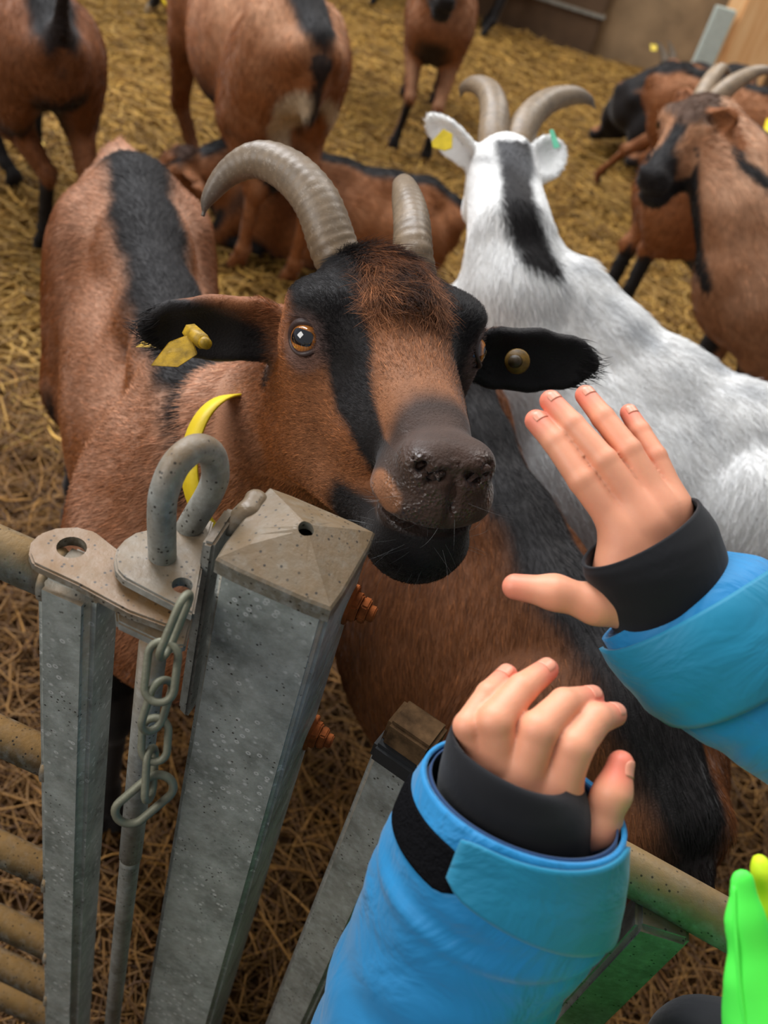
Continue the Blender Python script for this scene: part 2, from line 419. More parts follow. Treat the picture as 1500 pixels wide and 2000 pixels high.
tag(straw_strands('loose_straw', 125000, -4.4, 4.2, 1.5, 5.65, .03, .11, .0021, 2, .03, (116, 80, 28), (190, 150, 76)), 'loose golden straw spread out among the goats behind', 'straw')

M_conc = plain('grimy_concrete', srgb(160, 134, 102), .85, 0, 5, .5, .5, 30, .3, .5)
M_board = plain('stained_board', srgb(96, 74, 54), .8, 0, 7, .4, .4, 40, .3, .5)
def box_bm(bm, x0, x1, y0, y1, z0, z1):
    prism(bm, [(x0, y0, z1), (x1, y0, z1), (x1, y1, z1), (x0, y1, z1)], [(x0, y0, z0), (x1, y0, z0), (x1, y1, z0), (x0, y1, z0)])
def box(name, x0, x1, y0, y1, z0, z1, mat, parent=None, bevel=.004):
    bm = bmesh.new(); box_bm(bm, x0, x1, y0, y1, z0, z1); return from_bm(name, bm, mat, parent, bevel=bevel)
wall = box('wall_back', .06, 9.0, 5.78, 5.96, -.1, .46, M_conc, bevel=.02); tag(wall, 'low grimy concrete wall closing the back of the pen', kind='structure')
wl = box('wall_back_board', -9, .32, 5.70, 5.76, -.1, .44, M_board, bevel=.006); wl.name = 'wall_back_left'
tag(wl, 'dark stained board wall with a metal top strip behind the pen', kind='structure')
ms = box('metal_strip', -9, .33, 5.685, 5.775, .17, .19, M_galv_plain, wl, bevel=.004)
wf = box('wall_feed_passage', -9, 9, 9.2, 9.4, -.1, 3.2, plain('dim_boards', srgb(92, 80, 66), .9, 0, 4, .4, .4, 20), bevel=.02)
wf.name = 'wall_far'; tag(wf, 'dim boarded barn wall far behind the feed passage', kind='structure')
def build_post():
    m, nt, b = mat_new('pine_post'); v = objco(nt, (9, 9, .9))
    c = mixc(nt, ramp(nt, noise(nt, 3, 6, .6, v, .8), [(.3, bw(0)), (.7, bw(1))]), srgb(250, 206, 150), srgb(222, 160, 100))
    nt.links.new(c, b.inputs['Base Color']); b.inputs['Roughness'].default_value = .7; bump(nt, b, noise(nt, 5, 5, .6, v), .5, .004)
    bm = bmesh.new(); c = G(1380, 200, 0); p = [(-.03, -.02), (.24, .05), (.2, .29), (-.07, .22)]
    prism(bm, [(c[0]+x, c[1]+y, 3.2) for x, y in p], [(c[0]+x, c[1]+y, -.1) for x, y in p])
    o = from_bm('timber_post', bm, m, bevel=.012); tag(o, 'orange pine timber post standing at the far right wall', 'post')
    bm = bmesh.new(); s = [(-.15, -.05), (-.05, -.035), (-.06, .0), (-.16, -.02)]
    prism(bm, [(c[0]+x, c[1]+y, .44) for x, y in s], [(c[0]+x, c[1]+y, -.05) for x, y in s])
    g = from_bm('post_guard', bm, plain('pale_grey_sheet', srgb(196, 204, 194), .6, .1), o, bevel=.004); g['label'] = 'pale grey metal guard at the side of the post'
build_post()

# ------------------------------------------------------------------ fence
def sq_tube(bm, c, ang, s, z0, z1, s2=None):
    s2 = s2 or s; u = A_([math.cos(ang), math.sin(ang)]); v = A_([-u[1], u[0]])
    q = [c[:2]-u*s/2-v*s2/2, c[:2]+u*s/2-v*s2/2, c[:2]+u*s/2+v*s2/2, c[:2]-u*s/2+v*s2/2]
    prism(bm, [(*p, z1) for p in q], [(*p, z0) for p in q]); return q
def add_sq(name, c, ang, s, z0, z1, mat, parent=None, bevel=.004, s2=None):
    bm = bmesh.new(); sq_tube(bm, A_(c), ang, s, z0, z1, s2); return from_bm(name, bm, mat, parent, bevel=bevel, seg=3)

# centre post with its pyramid cap
HC = 1.0
_cor = A_([G(420, 1085, HC), G(640, 1180, HC), G(742, 1052, HC), G(525, 957, HC)])
PC = _cor.mean(0); PA = math.atan2(*( (_cor[1]-_cor[0]+_cor[2]-_cor[3])[[1, 0]])); PS = .0785
post = empty('gate_post', (PC[0], PC[1], 0)); tag(post, 'square galvanized steel post with a dusty pyramid cap', 'post')
add_sq('tube', PC, PA, PS, -.02, HC-.004, M_galv, post, .005)
def pyramid_cap():
    bm = bmesh.new(); u = A_([math.cos(PA), math.sin(PA), 0]); v = A_([-u[1], u[0], 0]); h = PS/2+.002
    def pz(q): e = q-PC; return HC+.0215*(1-max(abs(e@u), abs(e@v))/h)
    def ring(s, z, n=24, rd=.0):
        out = []
        for k in range(n):
            a = 2*math.pi*k/n; c, t = math.cos(a), math.sin(a); m = max(abs(c), abs(t)); q = s/m
            if rd: q = min(q, s*1.37)
            p = PC+u*c*q+v*t*q; out.append(bm.verts.new((p[0], p[1], z)))
        return out
    hp = G(597, 1037, HC+.017)  # the drilled hole
    r0 = ring(h, HC-.012, rd=1); r1 = ring(h, HC-.001, rd=1); r2 = ring(h*.965, HC+.0010, rd=1); r3 = ring(h*.6, HC+.0086)
    n = 24
    def circ(rr, z): 
        out = []
        for k in range(n):
            q = A_([hp[0]+rr*math.cos(2*math.pi*k/n+PA), hp[1]+rr*math.sin(2*math.pi*k/n+PA), 0]); out.append(bm.verts.new((q[0], q[1], z if z else pz(q))))
        return out
    r4 = circ(.0085, 0); r5 = circ(.0053, 0); r6 = circ(.0050, HC+.014)
    R = [r0, r1, r2, r3, r4, r5, r6]
    for a, b in zip(R[:-1], R[1:]):
        for k in range(n): bm.faces.new((a[k], a[(k+1) % n], b[(k+1) % n], b[k]))
    return from_bm('cap', bm, M_cap, post, bevel=0)
M_cap = galvanized('dusty_cap', srgb(122, 116, 102), srgb(96, 90, 76), srgb(114, 93, 66), .95, metal=.25)
cp = pyramid_cap(); cp['label'] = 'tan dusty pyramid cap with a small drilled hole'
M_dust = galvanized('sawdust_covered_plate', srgb(124, 114, 98), srgb(98, 88, 72), srgb(124, 92, 55), 1.0, metal=.25)
# weld blobs at the cap's rear left edge
S = Sculpt()
for q, r in (((500, 975, HC), .006), ((487, 995, HC), .006), ((452, 1030, .99), .0055), ((470, 1012, .995), .006)): S.ell(G(*q), (r*1.3, r*1.3, r), k=.006)
V, Q = S.mesh(.0015); link('weld', mesh_np('weld', V, Q), M_cap, post)
# bolts on the right face
def bolt(px, py, parent, out=.024):
    u = A_([math.cos(PA), math.sin(PA), 0])
    # point of the right face seen at this pixel
    f = PC+u*PS/2; ray = CF+(px-750)/FPX*CR+(1000-py)/FPX*CU; t = ((f-CC)@u)/(ray@u); p = CC+t*ray
    b = empty  # noqa
    parts = []
    def hexa(c, r, l, tw, n=6):
        bm = bmesh.new(); v = A_([-u[1], u[0], 0]); w = A_([0, 0, 1.0])
        q = [c+(v*math.cos(2*math.pi*k/n+tw)+w*math.sin(2*math.pi*k/n+tw))*r for k in range(n)]
        prism(bm, [x+u*l for x in q], q); return bm
    o = from_bm('bolt', hexa(p-u*.002, .0125, .010, .3), M_rust, parent, bevel=.0015); o['label'] = 'rusty hexagonal bolt and nut'
    from_bm('washer', hexa(p-u*.001, .0155, .0035, 0, 20), M_rust, o, bevel=.0006)
    from_bm('nut', hexa(p+u*.0085, .0105, .006, .0), M_rust, o, bevel=.0012)
    from_bm('shank', hexa(p+u*.014, .0062, .006, 0, 14), M_rust, o, bevel=.001)
bolt(683, 1180, post); bolt(606, 1430, post)

# angle bar and clevis plates on the left of the post
def plate(name, px, h, th, mat, parent, holes=(), bevel=.0015):
    """flat plate: outline of (x, y) pixels on its upper face at height h"""
    bm = bmesh.new(); T = [G(x, y, h) for x, y in px]
    prism(bm, T, [t-A_([0, 0, th]) for t in T]); o = from_bm(name, bm, mat, parent, bevel=bevel)
    for (x, y, r) in holes:
        c = G(x, y, h); bmh = bmesh.new(); n = 24
        q = [c+A_([math.cos(2*math.pi*k/n)*r, math.sin(2*math.pi*k/n)*r, .01]) for k in range(n)]
        prism(bmh, q, [p-A_([0, 0, th+.02]) for p in q]); bmesh.ops.recalc_face_normals(bmh, faces=bmh.faces)
        mh = bpy.data.meshes.new('h'); bmh.to_mesh(mh); bmh.free(); ho = bpy.data.objects.new('h', mh); COL.objects.link(ho)
        md = o.modifiers.new('b', 'BOOLEAN'); md.operation = 'DIFFERENCE'; md.object = ho; md.solver = 'EXACT'
        dg = bpy.context.evaluated_depsgraph_get(); me = bpy.data.meshes.new_from_object(o.evaluated_get(dg)); o.modifiers.clear(); o.data = me
        bpy.data.objects.remove(ho)
    return o
def arc_px(cx, cy, rx, ry, a0, a1, n): return [(cx+rx*math.cos(math.radians(a)), cy-ry*math.sin(math.radians(a))) for a in np.linspace(a0, a1, n)]
HT = .958  # top of the gate's tongue plate
up = [(418, 1014), (408, 1050), (399, 1090), (379, 1200), (366, 1194), (300, 1160), (240, 1128), (226, 1112), (223, 1090), (228, 1070), (244, 1052), (266, 1038), (292, 1032), (360, 1018)]
plate('upper_clevis_plate', up, HT+.012, .0085, M_galv_plain, post, [(356, 1143, .0068)])
lo = [(225, 1186), (248, 1170), (300, 1172), (382, 1190), (362, 1262), (335, 1262), (300, 1248), (228, 1214)]
plate('lower_clevis_plate', lo, HT-.0135, .0085, M_galv_plain, post)
bm = bmesh.new(); ab0 = G(404, 1093, .975); u_ = A_([math.cos(PA), math.sin(PA), 0]); v_ = A_([-u_[1], u_[0], 0])
q = [ab0-u_*.004-v_*.003, ab0+u_*.0045-v_*.003, ab0+u_*.0045+v_*.030, ab0-u_*.004+v_*.030]
prism(bm, [(x[0], x[1], z) for x, z in zip(q, (.992, .994, 1.0, .998))], [(x[0], x[1], z) for x, z in zip(q, (.806, .798, .798, .806))]); ab = from_bm('angle_bar', bm, M_galv_plain, post, bevel=.002)

# left gate leaf: stile, tongue plate, pipes
gate = empty('left_gate', (*G(140, 1070, HT)[:2], 0)); tag(gate, 'galvanized gate leaf with dusty round rails left of the post', 'gate')
g0, g1 = G(62, 1112, HT), G(150, 1150, HT); gdir = unit((g1-g0)*A_([1, 1, 0])); gn = A_([-gdir[1], gdir[0], 0])
gs = .043; sc_ = g0+gdir*gs/2+gn*gs/2
add_sq('stile', sc_, math.atan2(gdir[1], gdir[0]), gs, -.0, HT-.0085, M_galv, gate, .007)
tg = [(64, 1100), (56, 1080), (60, 1058), (78, 1040), (110, 1029), (150, 1027), (185, 1036), (330, 1150), (352, 1168), (350, 1205), (326, 1222), (250, 1194), (150, 1140)]
plate('tongue_plate', tg, HT, .0085, M_dust, gate, [(140, 1069, .0098)])
# weld collar where the pipe meets the stile
rail_r = .0172
def on_gate(x, y, off=0.0):
    """point of the gate's vertical mid plane seen at pixel (x, y)"""
    ray = CF+(x-750)/FPX*CR+(1000-y)/FPX*CU; o = sc_+gn*off; t = ((o-CC)@gn)/(ray@gn); return CC+t*ray
rl = [(30, 1067), (35, 1453), (37, 1674), (40, 1818), (42, 1902), (42, 1960)]
for i, (x, y) in enumerate(rl):
    c = on_gate(x, y); z = c[2]; e = sc_-gdir*(gs/2-.004); a = A_([e[0], e[1], z-(.012 if i == 0 else 0)]); b = a-gdir*1.5
    o = add_tube('rail', [a, a-gdir*.3, a-gdir*.8, b], rail_r if i == 0 else rail_r*.95, M_pipe if i == 0 else M_pipe_dirty, gate, seg=20)
    w = a-gdir*.002
    add_tube('weld', [w+gdir*.004, w-gdir*.001, w-gdir*.004], [rail_r*1.02, rail_r*1.16, rail_r*.9], M_pipe, o, seg=20)
endc = sc_-gdir*1.52
add_sq('stile', endc, math.atan2(gdir[1], gdir[0]), gs, 0, HT-.01, M_galv, gate, .007)

# loop-handled latch pin
pin = empty('latch_pin', tuple(G(318, 1095, HT+.012))); tag(pin, 'bent loop-handled galvanized latch pin through the dusty plates', 'latch')
d0 = PIX(G(318, 1092, HT+.012))[2]
lp = [(318, 1105, d0+.008), (317, 1080, d0), (316, 1000, d0-.028), (322, 955, d0-.038), (345, 905, d0-.040), (382, 876, d0-.032), (412, 886, d0-.016), (421, 925, d0-.004), (411, 960, d0+.006), (388, 1000, d0+.018), (368, 1034, d0+.028), (357, 1062, d0+.036)]
add_tube('loop_handle', catmull([P(*q) for q in lp], 60), np.r_[np.full(56, .0093), .0092, .009, .0086, .0078], M_galv_plain, pin, seg=22)
pt = A_(P(300, 1262, .66)); top = G(318, 1100, HT-.022)
rodx, rody = top[0], top[1]
rod_c = G(301, 1262, .93)
def at_px(x, y, z_ref): return P(x, y, z_ref)
r_top = P(300, 1255, .655); r_bot = A_([r_top[0], r_top[1], .02])
# vertical drop rod below the plates
add_tube('rod', [r_top, r_top*A_([1, 1, 0])+A_([0, 0, .62])], .0098, M_galv_plain, pin, seg=20)
add_tube('rod_tip', [r_top*A_([1, 1, 0])+A_([0, 0, .625]), r_top*A_([1, 1, 0])+A_([0, 0, .61]), r_top*A_([1, 1, 0])+A_([0, 0, .03])], [.0098, .0088, .0085], M_galv_plain, pin, seg=18)

# chain
chain = empty('safety_chain', tuple(P(360, 1165, .60))); tag(chain, 'short weathered steel chain hanging beside the post', 'chain')
def chain_link(c, axis, nrm, L, Wd, r, name='link'):
    axis = unit(axis); nrm = unit(nrm-axis*(nrm@axis)); s = np.cross(axis, nrm); h = L/2-Wd/2; pts = []
    for k in range(14): a = math.pi*k/13; pts.append(c+axis*(h+math.sin(a)*Wd/2)+s*math.cos(a)*Wd/2)
    for k in range(14): a = math.pi*k/13; pts.append(c-axis*(h+math.sin(a)*Wd/2)-s*math.cos(a)*Wd/2)
    return add_tube(name, pts, r, M_chain, chain, seg=10, closed=True)
def cl(a, b, z, Wd, face, r=.0026, name='link', lab=None):
    p, q = P(*a, z), P(*b, z+.004); ax = q-p; n = -CF if face >= .99 else unit(-CF*face+unit(np.cross(ax, CF))*(1-face))
    o = chain_link((p+q)/2, ax, n, np.linalg.norm(ax), Wd, r, name)
    if lab: o['label'] = lab
cl((367, 1160), (316, 1284), .592, .016, .12)
cl((322, 1253), (308, 1372), .602, .0185, .95)
cl((322, 1328), (291, 1428), .612, .016, .45)
cl((305, 1402), (300, 1488), .622, .0165, .95)
cl((296, 1462), (290, 1562), .63, .013, .15)
cl((330, 1520), (234, 1602), .636, .020, .72, .0029, 'end_ring', 'larger snap ring at the end of the chain')

# right leaf: tall tube with a wooden plug, round rail, lower post
rg = empty('right_gate', (*G(850, 1480, .84)[:2], 0)); tag(rg, 'galvanized gate leaf with round top rail right of the post', 'gate')
ra, rb = G(1215, 1692, .84), G(1420, 1806, .84); rd = unit((rb-ra)*A_([1, 1, 0])); ra[2] = rb[2] = .84
tc = G(794, 1466, .845); ang = math.atan2(rd[1], rd[0])
add_sq('stile', tc, ang-.12, .042, 0, .845, M_galv_plain, rg, .005, .032)
bm = bmesh.new(); sq_tube(bm, tc+A_([.001, .004, 0]), ang-.12, .038, .80, .876, .029)
wp = from_bm('wood_plug', bm, plain('weathered_wood', srgb(96, 72, 48), .9, 0, 70, .6, 1.0, 120, .1, .3), rg, bevel=.003); wp['label'] = 'dark weathered wooden plug in the tube end'
bm = bmesh.new(); sq_tube(bm, tc, ang-.12, .0435, .832, .852, .0335)
rc = from_bm('rubber_collar', bm, plain('black_rubber', (.012, .012, .012, 1), .6), rg, bevel=.003); rc['label'] = 'torn black rubber collar under the plug'
rs = tc+rd*.012; rs[2] = .80
r0_ = A_([*(tc+rd*.012)[:2], .84])
add_tube('rail', [r0_, ra, rb, rb+rd*1.2], .0178, M_pipe, rg, seg=24)
pp = G(1286, 1800, .822)
add_sq('post', pp, ang+.25, .040, 0, .832, M_galv_plain, rg, .004, .03)
# ------------------------------------------------------------------ goats
BROWN = A_([0.25, 0.083, 0.024]); LBROWN = A_([0.40, 0.185, 0.088]); BLACK = A_([0.012, 0.010, 0.010]); DKBR = A_([0.026, 0.011, 0.007])
M_coat = coat('goat_coat', .62, .22, 380, .35, .15, .35)
_b = M_coat.node_tree.nodes['Principled BSDF']; _w = nd(M_coat.node_tree, 'ShaderNodeAttribute', attribute_name='Wet')
M_coat.node_tree.links.new(ramp(M_coat.node_tree, _w.outputs['Fac'], [(0, bw(.62)), (1, bw(.16))]), _b.inputs['Roughness'])
M_coat.node_tree.links.new(ramp(M_coat.node_tree, _w.outputs['Fac'], [(0, bw(.2)), (1, bw(.6))]), _b.inputs['Specular IOR Level'])
_nt = M_coat.node_tree; _v = nd(_nt, 'ShaderNodeTexVoronoi', feature='F1'); _v.inputs['Scale'].default_value = 330; _nt.links.new(objco(_nt), _v.inputs['Vector'])
_m = nd(_nt, 'ShaderNodeMath', operation='MULTIPLY'); _nt.links.new(_v.outputs['Distance'], _m.inputs[0]); _nt.links.new(_w.outputs['Fac'], _m.inputs[1])
_a = nd(_nt, 'ShaderNodeMath', operation='MULTIPLY_ADD'); _nt.links.new(_m.outputs[0], _a.inputs[0]); _a.inputs[1].default_value = 2.2; _nt.links.new(noise(_nt, 520, 3, .6), _a.inputs[2])
_bp = [n for n in _nt.nodes if n.type == 'BUMP'][0]; _nt.links.new(_a.outputs[0], _bp.inputs['Height']); _bp.inputs['Strength'].default_value = .55
M_fur = coat('goat_hair', .55, .2, 100, 0, 0, .05)
M_coat_w = coat('white_goat_coat', .65, .2, 380, .35, .15, .08)
M_hoof = plain('hoof', (.03, .024, .02, 1), .6)
def horn_mat():
    m, nt, b = mat_new('horn'); L = nt.links.new
    a = nd(nt, 'ShaderNodeAttribute', attribute_name='Col')
    c = mixc(nt, ramp(nt, noise(nt, 60, 6, .7), [(.35, bw(0)), (.7, bw(.6))]), a.outputs['Color'], srgb(92, 82, 72))
    c = mixc(nt, ramp(nt, noise(nt, 210, 4, .7), [(.55, bw(0)), (.74, bw(.35))]), c, srgb(196, 182, 164))
    L(c, b.inputs['Base Color']); b.inputs['Roughness'].default_value = .42; b.inputs['Specular IOR Level'].default_value = .4
    bump(nt, b, noise(nt, 260, 4), .25, .001); return m
M_horn = horn_mat()
M_tag = plain('ear_tag_plastic', srgb(226, 196, 44), .4, 0, 60, .35, .15, 200, .5, .45)
M_tag_g = plain('green_tag_plastic', srgb(110, 196, 160), .4, 0, 60, .1, .1)
M_strap = plain('yellow_collar', srgb(238, 206, 40), .5, 0, 50, .15, .3, 300, .4, .7)
def smooth(a, b, x): t = np.clip((x-a)/(b-a), 0, 1); return t*t*(3-2*t)
def wob(p, f=18.0, sd=0.0):
    x, y, z = p[:, 0]*f+sd, p[:, 1]*f+sd*1.7, p[:, 2]*f-sd
    return (np.sin(x+1.7*np.sin(y*1.3))+np.sin(y*1.9+1.3*np.sin(z*1.7))+np.sin(z*2.3+1.9*np.sin(x*1.1)))/3
def lerp(a, b, t): return a*(1-t[:, None])+b*t[:, None]
def polydist(p, line):
    """distance to a polyline and parameter along it"""
    line = np.asarray(line, float); best = np.full(len(p), 9e9); par = np.zeros(len(p))
    for i in range(len(line)-1):
        a, b = line[i], line[i+1]; ab = b-a; t = np.clip((p-a)@ab/(ab@ab+1e-12), 0, 1)
        d = np.linalg.norm(p-a-t[:, None]*ab, axis=1); m = d < best; best[m] = d[m]; par[m] = i+t[m]
    return best, par
def head_frame(nose, up):
    y = unit(nose); x = unit(np.cross(y, up)); return np.c_[x, y, np.cross(x, y)]
def head_ops(S, M, o, s, fine=False):
    """goat head: X to the goat's right, Y to the nose, Z up; origin between the eyes"""
    T = lambda *p: o+s*(M@A_(p)); R = M.T; kk = lambda v: v*s
    E = lambda c, r, k=.02, sub=False, t='head', fl=(0, -1, .1), rot=None: S.ell(T(*c), A_(r)*s, R if rot is None else rot@R, kk(k), sub, t, M@A_(fl))
    Cn = lambda a, b, ra, rb, k=.02, t='head', fl=(0, -1, .1), sub=False: S.cone(T(*a), T(*b), ra*s, rb*s, kk(k), None, sub, t, M@A_(fl))
    E((0, -.045, .008), (.052, .062, .052), t='head', fl=(0, .5, .6))
    E((0, -.006, .018), (.046, .052, .034), .025, fl=(0, -.7, .5))
    Cn((0, .02, -.002), (0, .10, -.034), .036, .025, .025)
    Cn((.012, .025, .008), (.009, .115, -.031), .021, .0155, .014); Cn((-.012, .025, .008), (-.009, .115, -.031), .021, .0155, .014)
    for q in (1, -1):
        E((q*.046, -.008, .003), (.027, .034, .028), .024, fl=(q*.3, -.8, .2))
        E((q*.050, -.004, .027), (.019, .028, .012), .018, fl=(q*.4, -.5, .5))        # brow
        E((q*.040, -.022, -.048), (.026, .050, .046), .03, fl=(q*.2, -.7, -.3))          # cheek
        E((q*.025, .045, -.046), (.022, .050, .030), .02)
        Cn((q*.034, -.030, -.088), (q*.014, .085, -.092), .030, .020, .02, fl=(0, -.7, -.5)) # jaw
        E((q*.0180, .130, -.060), (.0205, .028, .022), .016)                              # upper lip
        E((q*.0150, .147, -.036), (.0150, .016, .0135), .010)                             # nostril wing
    E((0, .138, -.046), (.024, .026, .026), .012); E((0, .142, -.064), (.024, .020, .016), .012)
    E((0, .122, -.095), (.032, .031, .021), .014, fl=(0, -.6, -.6))                        # chin
    E((0, .108, -.108), (.026, .031, .020), .02, fl=(0, -.5, -.8))
    if fine:
        for q in (1, -1):
            E((q*.0115, .163, -.040), (.0066, .010, .0030), .004, True, rot=A_([[.85, 0, q*-.5], [0, 1, 0], [q*.5, 0, .85]]))
            E((q*.0195, .155, -.035), (.0042, .010, .0030), .004, True, rot=A_([[.45, 0, q*-.89], [0, 1, 0], [q*.89, 0, .45]]))
            E((q*.067, .014, .004), (.0128, .0128, .0120), .005, True)
        E((0, .166, -.052), (.0012, .008, .014), .006, True)                               # philtrum
        for a in np.linspace(-1.35, 1.35, 17):                                             # mouth slit
            x = .039*math.sin(a); y = .118+.046*math.cos(a)-.022*abs(math.sin(a))
            E((x, y, -.0800+.016*abs(math.sin(a))**2), (.007, .011, .0015), .005, True)
def ear_ops(S, base, tip, n, w, k=.012, curl=.0):
    """cupped ear from base to tip; n points to the side the cup opens"""
    base, tip = A_(base), A_(tip); n = unit(n); ax = tip-base; n = unit(n-unit(ax)*(n@unit(ax)))
    ts = [0, .22, .5, .78, 1.0]; ws = [.62, .95, 1.0, .82, .34]
    pts = [base+ax*t*(1-.06*(t > .9))+n*curl*math.sin(t*3) for t in ts]
    for i in range(4): S.cone(pts[i], pts[i+1], w*ws[i], w*ws[i+1], k if i == 0 else .006, (n, 2.4), False, 'ear', unit(ax))
    off = n*w*.36
    S.chain([p+off for p in pts[:4]]+[pts[3]*.55+pts[4]*.45+off], [w*.45, w*.70, w*.74, w*.60, w*.30], k=.006, flat=(n, 1.9), sub=True, tagn='ear')
def add_horn(pts, r0, parent, n=70, ridge=.022, taper=1.35, light=1.0, flat=1.0, seg=22, tipr=.05):
    c = catmull(pts, n); t = np.linspace(0, 1, n); r = r0*np.maximum((1-t**taper), tipr)
    L = np.r_[0, np.cumsum(np.linalg.norm(np.diff(c, axis=0), axis=1))]
    off = lambda i, a: (1+ridge*np.sin(L[i]*2*math.pi/.0085+.9*np.sin(a))*(1-t[i]**2)+.02*np.sin(5*a+3*t[i]*6))*(1+(flat-1)*np.cos(a)**2)
    V, Fs = tube(c, r, seg=seg, off=off)
    tt = np.r_[np.repeat(t, seg), 0, 1]; aa = np.r_[np.tile(np.arange(seg), n), 0, 0]*2*np.pi/seg
    g = A_(srgb(128, 110, 89)[:3]); d = A_(srgb(96, 87, 80)[:3]); base = A_(srgb(116, 95, 70)[:3])
    col = lerp(np.tile(base, (len(tt), 1)), np.tile(g, (len(tt), 1)), smooth(0, .35, tt)); col = lerp(col, np.tile(d, (len(tt), 1)), smooth(.6, 1, tt))
    col *= (1+.12*np.sin(aa*2+tt*3))[:, None]*light
    o = link('horn', mesh_np('horn', V, Fs, np.clip(col, 0, 1)), M_horn, parent); return o
def eye_obj(c, r, fwd, up, parent):
    fwd = unit(fwd); x = unit(np.cross(up, fwd)); z = np.cross(fwd, x); nu, nv = 72, 96
    th = np.linspace(0, np.pi, nv); ph = np.linspace(0, 2*np.pi, nu, endpoint=False)
    loc = np.stack([np.sin(th)[:, None]*np.cos(ph), np.sin(th)[:, None]*np.sin(ph), np.cos(th)[:, None]+0*ph], -1).reshape(-1, 3)
    bul = 1+.07*smooth(.6, 1, loc[:, 2]); V = c+r*bul[:, None]*(loc[:, :1]*x+loc[:, 1:2]*z+loc[:, 2:]*fwd)
    Fs = [(i*nu+k, i*nu+(k+1) % nu, (i+1)*nu+(k+1) % nu, (i+1)*nu+k) for i in range(nv-1) for k in range(nu)]
    ang = np.arccos(np.clip(loc[:, 2], -1, 1)); u, v = loc[:, 0]/np.maximum(np.sin(ang), 1e-6)*ang, loc[:, 1]/np.maximum(np.sin(ang), 1e-6)*ang
    iris = A_(srgb(196, 122, 52)[:3]); ring = A_(srgb(92, 46, 22)[:3]); col = np.tile(iris, (len(V), 1))
    col = col*(1+.25*np.sin(np.arctan2(v, u)*23+3*np.sin(ang*9)))[:, None]
    col = lerp(col, np.tile(ring, (len(V), 1)), smooth(.78, .92, ang)); col = lerp(col, np.tile(A_([.03, .02, .018]), (len(V), 1)), smooth(.95, 1.02, ang))
    pup = np.maximum(np.abs(u)/.58, np.abs(v+.06*(np.cos(u*5)-.6))/.36); pr = (np.abs(u/.68)**4+np.abs((v-.02)/.44)**4)**.25
    col = lerp(np.tile(A_([.004, .005, .009]), (len(V), 1)), col, smooth(.95, 1.03, pr))
    m = coat('goat_eye', .04, .8, 100, 0, 0, 0); m.node_tree.nodes['Principled BSDF'].inputs['Coat Weight'].default_value = 1
    m.node_tree.nodes['Principled BSDF'].inputs['Coat Roughness'].default_value = .02
    return link('eye', mesh_np('eye', V, A_(Fs), np.clip(col, 0, 1)), m, parent)

